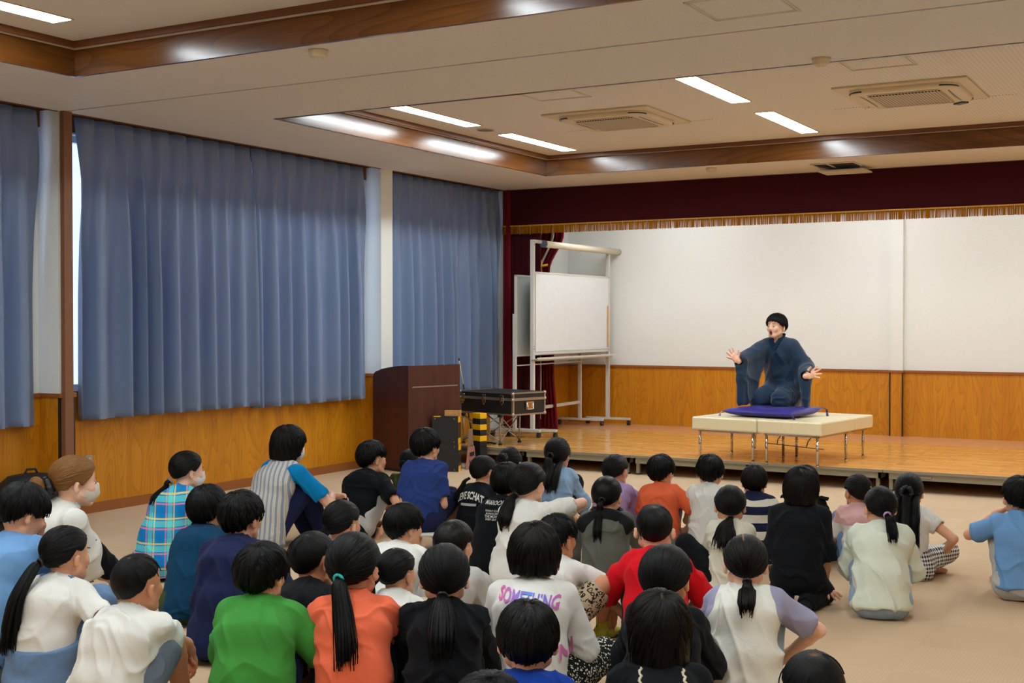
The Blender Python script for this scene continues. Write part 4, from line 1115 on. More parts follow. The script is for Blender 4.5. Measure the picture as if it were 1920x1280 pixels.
# ------------------------------------------------------------------ hair
def crown_frame(cd):
    cd = nrm(cd); a = nrm(np.cross(cd, [0, 1, .2])); b = np.cross(cd, a); return cd, a, b
def hair_mesh(hs, style, seed, P):
    """hair in head coordinates (y forward, z up). returns V, Q, hc, scalp"""
    rnd = np.random.RandomState(seed); out = []
    R0 = np.array([.0735, .0915, .0835]) * hs; c0 = np.array([0, -.006, .016]) * hs
    th = {'short': .013, 'buzz': .006, 'bowl': .015, 'pony': .011, 'bob': .017, 'half': .012, 'long': .013, 'bun': .011, 'man': .016}[style] * hs
    th *= P.get('vol', 1.0)
    # elevation (degrees) of the hair line against azimuth 0=front .. 180=back
    line = {'short': [(0, 22), (28, 18), (48, 6), (62, -8), (78, 4), (98, 2), (112, -32), (150, -50), (180, -54)],
            'man': [(0, 20), (24, 19), (44, 12), (60, -4), (76, -16), (90, -2), (108, -10), (125, -28), (150, -40), (180, -42)],
            'buzz': [(0, 32), (35, 28), (60, 14), (80, 6), (102, 0), (114, -30), (150, -52), (180, -56)],
            'bowl': [(0, 6), (30, 4), (50, -4), (66, -18), (84, -14), (100, -12), (116, -42), (150, -54), (180, -57)],
            'pony': [(0, 34), (34, 28), (58, 12), (74, -2), (94, 4), (112, -26), (148, -44), (180, -48)],
            'bun': [(0, 30), (34, 24), (58, 6), (74, -8), (94, 0), (112, -26), (148, -44), (180, -48)],
            'half': [(0, 30), (34, 26), (56, 8), (72, -30), (96, -40), (118, -46), (148, -52), (180, -54)],
            'long': [(0, 16), (30, 12), (50, -2), (64, -40), (90, -50), (120, -56), (150, -60), (180, -60)],
            'bob': [(0, 10), (26, 8), (44, -4), (56, -40), (80, -58), (120, -62), (150, -64), (180, -64)]}[style]
    if P.get('ears'): line = [(a, max(e, 6) if 70 <= a <= 105 else e) for a, e in line]
    if P.get('drop'): line = [(a, e - P['drop'] * max(0, 1 - abs(a - 75) / 60)) for a, e in line]
    la = np.radians([q[0] for q in line]); le = np.radians([q[1] for q in line])
    crown = P.get('crown', (0.06, -.45, 1.0)); tie = P.get('tie')
    axis = nrm(crown) if tie is None else nrm(tie)
    cd, ca, cb = crown_frame(axis)
    zb = P.get('zb', .098) * hs
    def radius(D):
        az = np.abs(np.arctan2(D[:, 0], D[:, 1])); el = np.arcsin(np.clip(D[:, 2], -1, 1))
        R = R0 + th
        r = 1 / np.sqrt((D[:, 0] / R[0]) ** 2 + (D[:, 1] / R[1]) ** 2 + (D[:, 2] / R[2]) ** 2)
        if style in ('bob',):
            ce = np.maximum(np.cos(el), .12); rc = 1 / np.sqrt((np.sin(az) / (R[0] * 1.04)) ** 2 + (np.cos(az) / (R[1] * 1.0)) ** 2)
            cyl = rc / ce; lim = zb / np.maximum(1e-3, -np.sin(el)); low = el < 0
            # gather slightly inward at the bottom
            inw = 1 - .10 * np.clip(-np.sin(el) * cyl / zb, 0, 1) ** 2
            r = np.where(low, np.minimum(cyl * inw, lim), r)
        return r, az, el
    def mask(az, el):
        em = np.interp(az, la, le); em = em + np.radians(.6 if style == 'buzz' else 2.0) * np.sin(az * 23 + seed) * (style not in ('pony', 'bun', 'bob'))
        return em, np.clip((el - em) / np.radians(5.0 if style in ('bob', 'long', 'half') else (22.0 if style == 'buzz' else 11.0)) + .5, 0, 1)
    nA, nE = 132, 74
    A = np.linspace(-PI, PI, nA, endpoint=False); E_ = np.linspace(-PI / 2 + .001, PI / 2 - .001, nE)
    AA, EE = np.meshgrid(A, E_); D = np.stack([np.sin(AA) * np.cos(EE), np.cos(AA) * np.cos(EE), np.sin(EE)], -1).reshape(-1, 3)
    r, az, el = radius(D); em, mk = mask(az, el); mk = mk * mk * (3 - 2 * mk)
    # strands: coordinates around the crown
    def hco(D):
        x, y, z = D @ ca, D @ cb, np.clip(D @ cd, -1, 1); ph = np.arctan2(y, x); arc = np.arccos(z)
        return ph, arc
    ph, arc = hco(D)
    tw = ph + (.5 if tie is None else 0) * np.exp(-arc * 1.3)
    hc = np.stack([np.cos(tw) * 3.0, np.sin(tw) * 3.0, arc * .55 + seed], 1)
    cl = vnoise(np.stack([np.cos(tw) * 5.5 + 20, np.sin(tw) * 5.5 + 20, arc * 1.1 + seed], 1), seed) - .5
    clf = vnoise(np.stack([np.cos(tw) * 15 + 40, np.sin(tw) * 15 + 40, arc * 1.2 + seed], 1), seed + 3) - .5
    amp = {'short': .016, 'man': .015, 'bowl': .016, 'buzz': .002, 'pony': .004, 'bun': .005, 'half': .006, 'long': .007, 'bob': .010}[style] * hs * P.get('mess', 1)
    r = r + (cl * amp * np.clip(arc * 1.6, .0, 1) + clf * amp * .45)
    if tie is None and P.get('whorl', 1): r = r - .006 * hs * np.exp(-(arc / .16) ** 2)
    rin = .80 / np.sqrt((D[:, 0] / R0[0]) ** 2 + (D[:, 1] / R0[1]) ** 2 + (D[:, 2] / R0[2]) ** 2)
    r = rin * (1 - mk) + r * mk
    V = D * r[:, None] + c0
    scalp = np.zeros(len(V))
    if P.get('whorl', 0): scalp = np.exp(-(arc / P.get('wr', .10)) ** 2) * .9
    if P.get('part'):
        pt = np.exp(-((V[:, 0] - P['part'] * hs * .01) / (.0030 * hs)) ** 2) * (V[:, 2] > .05 * hs) * (V[:, 1] > -.07 * hs); scalp = np.maximum(scalp, pt * .8)
    Q = []
    ii = np.arange(nA)
    for j in range(nE - 1): Q.append(np.stack([j * nA + ii, j * nA + (ii + 1) % nA, (j + 1) * nA + (ii + 1) % nA, (j + 1) * nA + ii], 1))
    Q = np.concatenate(Q)
    parts = [(V, Q, hc, scalp)]
    # locks that lie on the surface and end in tips
    N = {'short': 420, 'man': 460, 'bowl': 460, 'buzz': 6, 'pony': 160, 'bun': 170, 'half': 260, 'long': 320, 'bob': 420}[style]
    N = int(N * P.get('dens', 1)); ns = 9
    p0 = rnd.uniform(-PI, PI, N)
    if tie is None:
        a0 = rnd.uniform(.10, 1.25, N); a1 = a0 + rnd.uniform(.5, 1.25, N)
    else:
        a1 = rnd.uniform(.08, .7, N); a0 = a1 + rnd.uniform(.6, 1.5, N)
    tt = np.linspace(0, 1, ns)
    AR = a0[:, None] + (a1 - a0)[:, None] * tt; AR = np.clip(AR, .03, PI - .05)
    wob = rnd.uniform(-.10, .10, N)[:, None] * (1 if tie is None else .25)
    PH = p0[:, None] + wob * np.sin(tt * 2.5)[None, :] + (.35 * np.exp(-AR * 1.3) if tie is None else 0)
    DD = (np.cos(AR)[..., None] * cd + np.sin(AR)[..., None] * (np.cos(PH)[..., None] * ca + np.sin(PH)[..., None] * cb)).reshape(-1, 3)
    r2, az2, el2 = radius(DD); em2, mk2 = mask(az2, el2)
    ok = (el2 > em2 - (.10 if tie is None else 0)).reshape(N, ns)
    cnt = np.cumprod(ok, 1).sum(1) if tie is None else np.where(ok.all(1), ns, 0)
    lift = rnd.uniform(.0005, .0055 if tie is None else .0030, N)[:, None] * hs * P.get('mess', 1) * np.sin(np.pi * np.clip(tt, 0, 1) ** .8)[None, :] + (tt ** 3)[None, :] * rnd.uniform(-.001, .004 if tie is None else .0, N)[:, None] * hs
    PP = (DD * (r2 + .0005).reshape(-1, 1)).reshape(N, ns, 3) + c0; 
    PP = PP + DD.reshape(N, ns, 3) * lift[..., None]
    wd = rnd.uniform(.0035, .0075, N) * hs * (1 if style != 'buzz' else .5)
    keep = np.where(cnt >= 5)[0]
    VV, QQ, HH = [], [], []; base = 0
    for i in keep:
        k = int(cnt[i]); pts = PP[i, :k]; dn = DD.reshape(N, ns, 3)[i, :k]
        tg = np.gradient(pts, axis=0); tg /= np.linalg.norm(tg, axis=1)[:, None] + 1e-9
        sd = np.cross(tg, dn); t_ = np.linspace(0, 1, k)
        w_ = wd[i] * np.minimum(1, (t_ + .12) * 3) * np.clip(1.05 - t_ ** 2.2, .06, 1)
        if tie is not None: w_ = wd[i] * np.clip(np.sin(PI * (.1 + .85 * t_)), .05, 1)
        L_ = pts - sd * w_[:, None] - dn * .0022 * hs; R_ = pts + sd * w_[:, None] - dn * .0022 * hs; Md = pts + dn * .0012 * hs
        VV += [L_, Md, R_]
        h = np.stack([np.full(k, rnd.uniform(0, 40)), np.zeros(k), t_ * .8], 1)
        HH += [h, h + [.25, 0, 0], h + [.5, 0, 0]]
        a = np.arange(k - 1)
        for o_ in (0, 1): QQ.append(np.stack([base + o_ * k + a, base + o_ * k + a + 1, base + (o_ + 1) * k + a + 1, base + (o_ + 1) * k + a], 1))
        base += 3 * k
    if len(keep): parts.append((np.concatenate(VV), np.concatenate(QQ), np.concatenate(HH), np.zeros(base)))
    return parts

def merge(parts):
    V, Q, Hh, Sc = [], [], [], []; b_ = 0
    for v, q, h, s_ in parts: V.append(v); Q.append(q + b_); Hh.append(h); Sc.append(s_); b_ += len(v)
    return np.concatenate(V), np.concatenate(Q), np.concatenate(Hh), np.concatenate(Sc)

def tail(path, rad, flat, seed, side, n_l=60, spread=1.0, fray=.012):
    """a hanging bunch of hair: core tube + tapering locks. side = lateral axis"""
    rnd = np.random.RandomState(seed); path = np.array(path, float); m_ = 18
    # Catmull-Rom resample
    K = len(path); ts = np.linspace(0, K - 1, m_); pe = np.vstack([2 * path[0] - path[1], path, 2 * path[-1] - path[-2]]); C_ = []
    for t in ts:
        i = min(int(t), K - 2); f = t - i; p0_, p1_, p2_, p3_ = pe[i], pe[i + 1], pe[i + 2], pe[i + 3]
        C_.append(.5 * ((2 * p1_) + (-p0_ + p2_) * f + (2 * p0_ - 5 * p1_ + 4 * p2_ - p3_) * f * f + (-p0_ + 3 * p1_ - 3 * p2_ + p3_) * f ** 3))
    C_ = np.array(C_); rr = np.interp(ts, np.linspace(0, K - 1, len(rad)), rad)
    tg = np.gradient(C_, axis=0); tg /= np.linalg.norm(tg, axis=1)[:, None]
    sx = side - (tg @ side)[:, None] * tg; sx /= np.linalg.norm(sx, axis=1)[:, None]; sy = np.cross(tg, sx)
    n = 22; ang = np.linspace(0, 2 * PI, n, endpoint=False); V, Hh = [], []
    for i in range(m_):
        nz = 1 + .16 * (vnoise(np.stack([np.cos(ang) * 3 + 9, np.sin(ang) * 3 + 9, np.full(n, i * .12 + seed)], 1), seed) - .5) * 2
        V.append(C_[i] + (np.cos(ang) * rr[i] * nz)[:, None] * sx[i] + (np.sin(ang) * rr[i] * flat * nz)[:, None] * sy[i])
        Hh.append(np.stack([np.cos(ang) * 3, np.sin(ang) * 3, np.full(n, i * .09 + seed)], 1))
    V = np.concatenate(V); Hh = np.concatenate(Hh); a = np.arange(n); Q = []
    for i in range(m_ - 1): Q.append(np.stack([i * n + a, i * n + (a + 1) % n, (i + 1) * n + (a + 1) % n, (i + 1) * n + a], 1))
    Q.append(np.array([[0, n - 1 - j, n - 2 - j, 0 + 0] for j in range(0)]).reshape(-1, 4).astype(int)) if 0 else None
    Q = np.concatenate([q for q in Q if q is not None])
    # close the bottom
    c = len(V); V = np.vstack([V, C_[-1]]); Hh = np.vstack([Hh, [0, 0, 3]]); b_ = (m_ - 1) * n
    Q = np.vstack([Q, np.array([[b_ + j, b_ + (j + 1) % n, b_ + (j + 2) % n, c] for j in range(0, n, 2)])])
    parts = [(V, Q, Hh, np.zeros(len(V)))]
    VV, QQ, HH = [], [], []; base = 0
    for l in range(n_l):
        th_ = rnd.uniform(0, 2 * PI); s0 = rnd.randint(0, 4); e = rnd.uniform(-.5, 1) ; k = m_ - s0
        sp = rnd.uniform(.75, 1.08)
        u = np.arange(s0, m_)
        pts = C_[u] + (np.cos(th_) * rr[u] * sp)[:, None] * sx[u] + (np.sin(th_) * rr[u] * flat * sp)[:, None] * sy[u]
        t_ = np.linspace(0, 1, k)
        pts = pts + (t_ ** 2)[:, None] * (sx[-1] * np.cos(th_) + sy[-1] * np.sin(th_)) * fray * spread * rnd.uniform(.0, 1.3)
        pts[-4:] += tg[-1] * np.linspace(0, .035, 4)[:, None] * e
        dn = np.cos(th_) * sx[u] + np.sin(th_) * sy[u]; sd = np.cross(np.gradient(pts, axis=0), dn); sd /= np.linalg.norm(sd, axis=1)[:, None] + 1e-9
        w_ = rnd.uniform(.003, .0075) * np.clip(1.06 - t_ ** 2.5, .05, 1) * np.minimum(1, .3 + t_ * 4)
        L_ = pts - sd * w_[:, None] - dn * .001; R_ = pts + sd * w_[:, None] - dn * .001; Md = pts + dn * .0022
        VV += [L_, Md, R_]; h = np.stack([np.full(k, rnd.uniform(0, 40)), np.zeros(k), t_ * 1.2], 1); HH += [h, h + [.25, 0, 0], h + [.5, 0, 0]]
        a = np.arange(k - 1)
        for o_ in (0, 1): QQ.append(np.stack([base + o_ * k + a, base + o_ * k + a + 1, base + (o_ + 1) * k + a + 1, base + (o_ + 1) * k + a], 1))
        base += 3 * k
    parts.append((np.concatenate(VV), np.concatenate(QQ), np.concatenate(HH), np.zeros(base)))
    return parts

# ------------------------------------------------------------------ the person builder
def fingers(sd, W_, d, pn, hs, curl=.35, spread=.12, thumb=1.0):
    """W_ wrist, d hand direction, pn palm normal; thumb sign = side of the palm"""
    d = nrm(d); pn = nrm(pn - d * (np.dot(pn, d))); lat = np.cross(d, pn) * thumb
    kn = W_ + d * .072 * hs
    sd.cap(W_ - d * .01 * hs, W_ + d * .02 * hs, .0165 * hs, .0170 * hs, .010, f=1.3, ax=lat)
    sd.cap(W_ + d * .02 * hs, kn - d * .004 * hs, .0150 * hs, .0125 * hs, .012, f=2.3, ax=lat)
    L = [.052, .060, .056, .044]
    for i in range(4):
        o = (1.5 - i) * .0185 * hs; b0 = kn + lat * o - d * (.004 if i in (0, 3) else 0) * hs - d * (.004 * hs if i == 3 else 0)
        dd = nrm(d + lat * (1.5 - i) * spread)
        c1 = curl * (1 + .12 * i); d1 = nrm(dd * math.cos(c1 * .6) + pn * math.sin(c1 * .6)); d2 = nrm(dd * math.cos(c1 * 1.7) + pn * math.sin(c1 * 1.7)); d3 = nrm(dd * math.cos(c1 * 2.5) + pn * math.sin(c1 * 2.5))
        l = L[i] * hs; q1 = b0 + d1 * l * .46; q2 = q1 + d2 * l * .30; q3 = q2 + d3 * l * .22
        r = .0082 * hs
        sd.cap(b0, q1, r * 1.05, r, .004); sd.cap(q1, q2, r, r * .93, .003); sd.cap(q2, q3, r * .93, r * .78, .003)
    tb = W_ + d * .018 * hs + lat * .022 * hs; td = nrm(d * .62 + lat * .78 + pn * .28)
    t1 = tb + td * .030 * hs; t2 = t1 + nrm(td + d * .5 + pn * .15) * .028 * hs
    sd.cap(tb, t1, .0135 * hs, .0098 * hs, .008); sd.cap(t1, t2, .0098 * hs, .0078 * hs, .003)

def W3(px, py, dist):
    lat = (px - 960) / FPX * dist; upz = -(py - 640) / FPX * dist; c, s_ = math.cos(PITCH), math.sin(PITCH)
    fy = dist * c - upz * s_; z = dist * s_ + upz * c
    return V3(CAMX - math.sin(YAW) * fy + math.cos(YAW) * lat, math.cos(YAW) * fy + math.sin(YAW) * lat, CAMZ + z)
PEOPLE = []
def person(label, px, ytop, dist, body=0, head=0, pitch=-4, roll=0, pose='knees', lean=8, hunch=16, adult=False, s=None, style='short', hair='black', hp=None, shirt='white', sleeve='short',
           pants='darkpants', plen='long', skin=1, arms='hug', seed=0, tailp=None, tie=None, mask=None, extras=(), seat=0.0, res=.0056, wide=1.0, hemz=.035, feet=None, sock=None, loose=1.0, group=None, face=False, hsz=1.0, collar=True, hang=None, rootz=0.0, vest=None, outfit=None, folds=1.0):
    hp = dict(hp or {}); rnd = random.Random(seed * 13 + 5); t0 = time.time()
    K = 1.0
    # ---- local skeleton at s = 1 (seated child 0.66 m)
    if pose in ('knees', 'cross', 'side'): hip = V3(0, 0, .085)
    elif pose == 'seiza': hip = V3(0, -.02, .175)
    elif pose == 'stool': hip = V3(0, 0, .09 + seat)
    la, lb, lc = math.radians(lean), math.radians(lean + hunch * .6), math.radians(lean + hunch * 1.6)
    up = lambda a: V3(0, math.sin(a), math.cos(a))
    if adult: t1, t2, t3, nk, sh = .15, .155, .13, .034, .126
    else: t1, t2, t3, nk, sh = .125, .130, .105, .020, .092
    sh *= wide
    waist = hip + up(la) * t1; chest = waist + up(lb) * t2; nb = chest + up(lc) * t3
    hsc = (1.0 if not adult else .97) * hsz
    hd = math.radians(pitch)
    neck_top = nb + up(math.radians((lean + hunch) * .5)) * nk
    hc_ = neck_top + V3(0, .030, .080) * hsc
    headR = RZ(-math.radians(head - body)) @ RX(hd) @ RY(math.radians(roll))
    # ---- scale and placement: the top of the head lands on the pixel at the given distance
    thv = -YAW + math.atan((px - 960) / FPX)
    th_b = thv + math.radians(body)
    z_top = CAMZ - (ytop - 601.3) * dist / FPX
    top_local = hc_[2] + (.099 + .012) * hsc
    s = (z_top - rootz) / top_local
    fw = V3(math.sin(th_b), math.cos(th_b), 0); rt = V3(math.cos(th_b), -math.sin(th_b), 0)
    lat = (px - 960) / FPX * dist
    hx = CAMX - math.sin(YAW) * dist + math.cos(YAW) * lat; hy = math.cos(YAW) * dist + math.sin(YAW) * lat
    bx = hx - (rt[0] * hc_[0] + fw[0] * hc_[1]) * s; by = hy - (rt[1] * hc_[0] + fw[1] * hc_[1]) * s
    zoff = rootz
    root = empty('person', (bx, by, rootz), -th_b, label, 'person', group)
    PEOPLE.append((label, round(s, 3), round(z_top, 3)))
    skin_m = SKIN[skin]
    hip, waist, chest, nb, neck_top, hc_ = [p * s for p in (hip, waist, chest, nb, neck_top, hc_)]
    hs = s * hsc; h = res
    X = V3(1, 0, 0)
    SL = nb + V3(-sh, -.002, -.044) * s; SR = nb + V3(sh, -.002, -.044) * s
    ua, fa = (.225, .195) if not adult else (.25, .215)
    ua *= s; fa *= s
    # ---- legs
    hl, hr = hip + V3(-.056, .01, -.0) * s, hip + V3(.056, .01, 0) * s
    th_l, sh_l = (.33 * s, .30 * s) if not adult else (.36 * s, .34 * s)
    if pose == 'knees':
        fy = .36 if not adult else .42; fl, fr = V3(-.065, fy, .045) * s, V3(.065, fy, .045) * s
        pl, pr_ = (-.10, .2, 1), (.10, .2, 1)
    elif pose == 'cross':
        fl, fr = V3(.06, .22, .05) * s, V3(-.06, .25, .06) * s; pl, pr_ = (-1, .3, .25), (1, .3, .25)
    elif pose == 'side':
        fl, fr = V3(-.05, .40, .05) * s, V3(.16, .30, .05) * s; pl, pr_ = (-.8, .1, .8), (1, .3, .15)
    elif pose == 'seiza':
        fl, fr = V3(-.055, -.10, .045) * s, V3(.055, -.10, .045) * s; pl, pr_ = (-.15, 1, .0), (.15, 1, .0)
    elif pose == 'stool':
        fl, fr = V3(-.10, .30, .045) * s, V3(.10, .30, .045) * s; pl, pr_ = (-.3, .5, 1), (.3, .5, 1)
    if feet: fl, fr = [V3(*q) * s for q in feet[:2]]
    if feet and len(feet) > 2: pl, pr_ = feet[2:]
    kl, fl = ik(hl, fl, th_l, sh_l, pl); kr, fr = ik(hr, fr, th_l, sh_l, pr_)
    if pose == 'seiza': kl[2] = max(kl[2], .06 * s); kr[2] = max(kr[2], .06 * s)
    if pose == 'cross': kl[2] = max(.10 * s, min(kl[2], .16 * s)); kr[2] = max(.10 * s, min(kr[2], .16 * s))
    # ---- arms
    A_ = arms if isinstance(arms, dict) else {}
    def target(side):
        k = A_.get('R' if side > 0 else 'L', arms if isinstance(arms, str) else 'hug')
        kn = kr if side > 0 else kl; sp = SR if side > 0 else SL
        if isinstance(k, tuple) and k[0] == 'P':
            wv = W3(*k[1:4]) - V3(bx, by, rootz); return V3(wv[0] * rt[0] + wv[1] * rt[1], wv[0] * fw[0] + wv[1] * fw[1], wv[2]), (k[4] if len(k) > 4 else (side * 1, -.2, -.8))
        if isinstance(k, tuple): return V3(*k[:3]) * s, (k[3:6] if len(k) > 5 else (side * 1, -.4, -.6))
        return {'hug': (V3(side * .015, (.34 if pose == 'knees' else .27), .20) * s, (side * .75, -.15, -.85)),
                'knee': (kn + V3(0, .02, .02) * s, (side, -.2, -.5)),
                'lap': (V3(side * .05, .20, .13) * s + V3(0, 0, hip[2] - .085 * s), (side * .5, -1, -.4)),
                'floor': (V3(side * .24, .04, .035) * s, (side * .6, -1, 0)),
                'ankle': (V3(side * .12, .33, .10) * s, (side, -.1, -.2))}[k]
    tl_, pl_ = target(-1); tr_, pr2 = target(1)
    el, wl = ik(SL, tl_, ua, fa, pl_); er, wr = ik(SR, tr_, ua, fa, pr2)
    # ---- body, one continuous surface
    sd = SDF(); f_ = 1.35
    sd.cap(hip, waist, .088 * s, .070 * s, .03, f=f_, ax=X); sd.cap(waist, chest, .070 * s, .078 * s, .03, f=f_, ax=X); sd.cap(chest, nb - up(lc) * .03 * s, .078 * s, .05 * s, .03, f=f_, ax=X)
    for S_ in (SL, SR): sd.cap(nb - up(lc) * .02 * s, S_, .036 * s, .034 * s, .03)
    nr = .030 * s * (1.12 if adult else 1)
    sd.cap(nb - up(lc) * .02 * s, neck_top + V3(0, .01, .0) * s, nr * 1.15, nr, .02)
    r_a = (.036, .028, .019) if not adult else (.038, .031, .021)
    for S_, E_, W_ in ((SL, el, wl), (SR, er, wr)):
        sd.cap(S_, E_, r_a[0] * s, r_a[1] * s, .02); mid = E_ + (W_ - E_) * .35
        sd.cap(E_, mid, r_a[1] * s * .98, r_a[1] * s * .98, .01); sd.cap(mid, W_, r_a[1] * s * .95, r_a[2] * s, .01)
    for H_, K_, F_ in ((hl, kl, fl), (hr, kr, fr)):
        sd.cap(H_, K_, .062 * s, .043 * s, .03); cm = K_ + (F_ - K_) * .32
        sd.cap(K_, cm, .042 * s, .043 * s, .012); sd.cap(cm, F_, .042 * s, .024 * s, .012)
    def footdir(F_, K_):
        if pose == 'seiza': return V3(0, -1, -.12)
        if pose == 'cross': return nrm(V3(-np.sign(K_[0]) * 1.0, .25, -.1))
        return nrm(V3(np.sign(K_[0]) * .2, 1, -.12))
    FT = []
    for F_, K_ in ((fl, kl), (fr, kr)):
        fd = footdir(F_, K_); a = F_ + V3(0, 0, -.008) * s - fd * .02 * s; b_ = F_ + fd * .105 * s; b_[2] = .022 * s if pose != 'seiza' else .03 * s
        c_b = F_ + fd * .155 * s; c_b[2] = .018 * s if pose != 'seiza' else .022 * s
        FT.append((a, b_, c_b)); sd.cap(a, b_, .027 * s, .022 * s, .01, f=1.25, ax=np.cross(fd, V3(0, 0, 1))); sd.cap(b_, c_b, .022 * s, .014 * s, .01, f=1.6, ax=np.cross(fd, V3(0, 0, 1)))
    ho = A_.get('hands', {})
    for side, E_, W_ in ((-1, el, wl), (1, er, wr)):
        d_ = nrm(W_ - E_); q = ho.get('R' if side > 0 else 'L', None)
        if q and q[0] == 'I':     # directions given as image right / image up / towards the viewer
            cr, cu, cc = V3(math.cos(YAW), math.sin(YAW), 0), V3(0, 0, 1), V3(math.sin(YAW), -math.cos(YAW), 0)
            lw = lambda a: V3(*[(lambda w: (w[0] * rt[0] + w[1] * rt[1], w[0] * fw[0] + w[1] * fw[1], w[2]))(cr * a[0] + cu * a[1] + cc * a[2])[j] for j in range(3)])
            fingers(sd, W_, lw(q[1]), lw(q[2]), hs * (1.0 if not adult else 1.08), curl=q[3], spread=q[4], thumb=q[5])
        elif q: fingers(sd, W_, V3(*q[:3]), V3(*q[3:6]), hs * (1.0 if not adult else 1.05), curl=q[6] if len(q) > 6 else .35, spread=q[7] if len(q) > 7 else .1, thumb=q[8] if len(q) > 8 else 1)
        else:
            pn = nrm(V3(-side * .7, -.25, -.6)); fingers(sd, W_, nrm(d_ + V3(-side * .3, 0, -.1)), pn, hs, curl=.45, thumb=-side if np.cross(d_, pn)[2] < 0 else side)
    # head
    def hp_(p): return hc_ + headR @ (V3(*p) * hs)
    Rm = headR
    sd.ell(hp_((0, -.006, .018)), V3(.072, .089, .080) * hs, Rm, .02)
    sd.ell(hp_((0, .026, -.040)), V3(.056, .062, .066) * hs, Rm, .03)
    sd.cap(hp_((-.012, .068, -.088)), hp_((.012, .068, -.088)), .017 * hs, None, .025)
    for sx in (-1, 1):
        sd.cap(hp_((sx * .052, .012, -.060)), hp_((sx * .022, .062, -.088)), .018 * hs, .014 * hs, .02)
        sd.ell(hp_((sx * .034, .062, -.028)), V3(.022, .018, .020) * hs, Rm, .02)
    sd.cap(hp_((0, .083, .008)), hp_((0, .094, -.026)), .0055 * hs, .0098 * hs, .012)
    for sx in (-1, 1): sd.ell(hp_((sx * .009, .088, -.029)), V3(.007, .008, .006) * hs, Rm, .006)
    for sx in (-1, 1): sd.ell(hp_((sx * .030, .088, -.004)), V3(.016, .010, .009) * hs, Rm, .01, op='-')
    if face != 'open':
        sd.cap(hp_((-.014, .083, -.054)), hp_((.014, .083, -.054)), .0052 * hs, None, .005); sd.cap(hp_((-.011, .083, -.063)), hp_((.011, .083, -.063)), .0056 * hs, None, .004)
    else:
        sd.ell(hp_((0, .096, -.062)), V3(.014, .026, .020) * hs, Rm, .01, op='-')
    sd.cap(hp_((0, -.022, -.045)), neck_top - up(la) * .0, nr * 1.1, nr, .02)
    for sx in (-1, 1):   # ears
        ec = hp_((sx * .0800, -.008, -.020)); Re = Rm @ RZ(-sx * .70)
        sd.ell(ec, V3(.0075, .0155, .0245) * hs, Re, .005); sd.ell(hp_((sx * .076, -.002, -.038)), V3(.006, .008, .009) * hs, Re, .005)
        sd.ell(hp_((sx * .0880, .002, -.018)), V3(.006, .008, .013) * hs, Re, .004, op='-')
    V, Q = sd.mesh(h * (.9 if face else 1)); V = smooth_verts(V, Q, 1, .35)
    cen = V[Q].mean(1); mi = np.zeros(len(Q), int)
    npmesh('body', V, Q, [skin_m], root, mi)
    # eyes and brows for those whose face shows
    relh = abs(head) % 360
    if face or 48 <= relh <= 312:
        for sx in (-1, 1):
            if not face and sx < 0: continue
            e = SDF(); e.ell(V3(0, 0, 0), V3(.0115, .0065, .0048) * hs, None, .01); ve, qe = e.mesh(.0016 * s); R_ = headR @ RZ(-sx * .18)
            o = npmesh('eye', (ve @ R_.T) + hp_((sx * .030, .0765, -.004)), qe, EYEW, root)
            e = SDF(); e.ell(V3(0, .0, 0), V3(.0052, .0045, .0050) * hs, None, .01); ve, qe = e.mesh(.0014 * s); npmesh('iris', (ve @ R_.T) + hp_((sx * .030, .0812, -.0035)), qe, IRIS, o)
            e = SDF(); e.cap(V3(-.015, 0, 0) * hs, V3(.014, -.001, .002) * hs, .0024 * hs, .0018 * hs); ve, qe = e.mesh(.0012 * s); npmesh('eyebrow', (ve @ R_.T) + hp_((sx * .031, .0835, .017 + (.004 if face else 0))), qe, HAIR['black'], root)
    if face == 'open':
        e = SDF(); e.ell(V3(0, 0, 0), V3(.0125, .004, .018) * hs); ve, qe = e.mesh(.0016 * s); npmesh('mouth', (ve @ headR.T) + hp_((0, .079, -.062)), qe, MOUTH, root)
        b_ = B(); ring = [tuple(hp_((.0145 * math.cos(a), .0865 - .003 * math.cos(a) ** 2, -.062 + .020 * math.sin(a)))) for a in np.linspace(0, 2 * PI, 25)]
        b_.tube(ring, .0032 * hs, 8, caps=False); b_.done('lips', LIP, root)
    elif face or 48 <= relh <= 312:
        if not mask:
            e = SDF(); e.cap(V3(-.013, 0, .0), V3(.013, 0, 0), .0045, .0045, f=1); e.cap(V3(-.010, 0, -.008), V3(.010, 0, -.008), .0048); ve, qe = e.mesh(.002); npmesh('lips', (ve * hs @ headR.T) + hp_((0, .0865, -.0545)), qe, LIP, root)
    # ---- hair
    parts = hair_mesh(hs, style, seed, {**hp, **({'tie': hp.get('tie')} if hp.get('tie') else {})})
    parts = [((v @ headR.T) + hc_, q, c, sc) for v, q, c, sc in parts]
    if hp.get('bunr'):
        e = SDF(); bc = hp['bun']
        for q in range(7):
            a = q * 2 * PI / 7; e.ell(V3(bc[0] + hp['bunr'] * .45 * math.cos(a), bc[1] - .004 * (q % 3), bc[2] + hp['bunr'] * .45 * math.sin(a)) * hs, V3(.6, .55, .6) * hp['bunr'] * hs, None, .006)
        ve, qe = e.mesh(.004); an = np.arctan2(ve[:, 2] - bc[2] * hs, ve[:, 0] - bc[0] * hs)
        parts.append(((ve @ headR.T) + hc_, qe, np.stack([np.cos(an) * 2, np.sin(an) * 2, np.linalg.norm(ve, axis=1) * 30], 1), np.zeros(len(ve))))
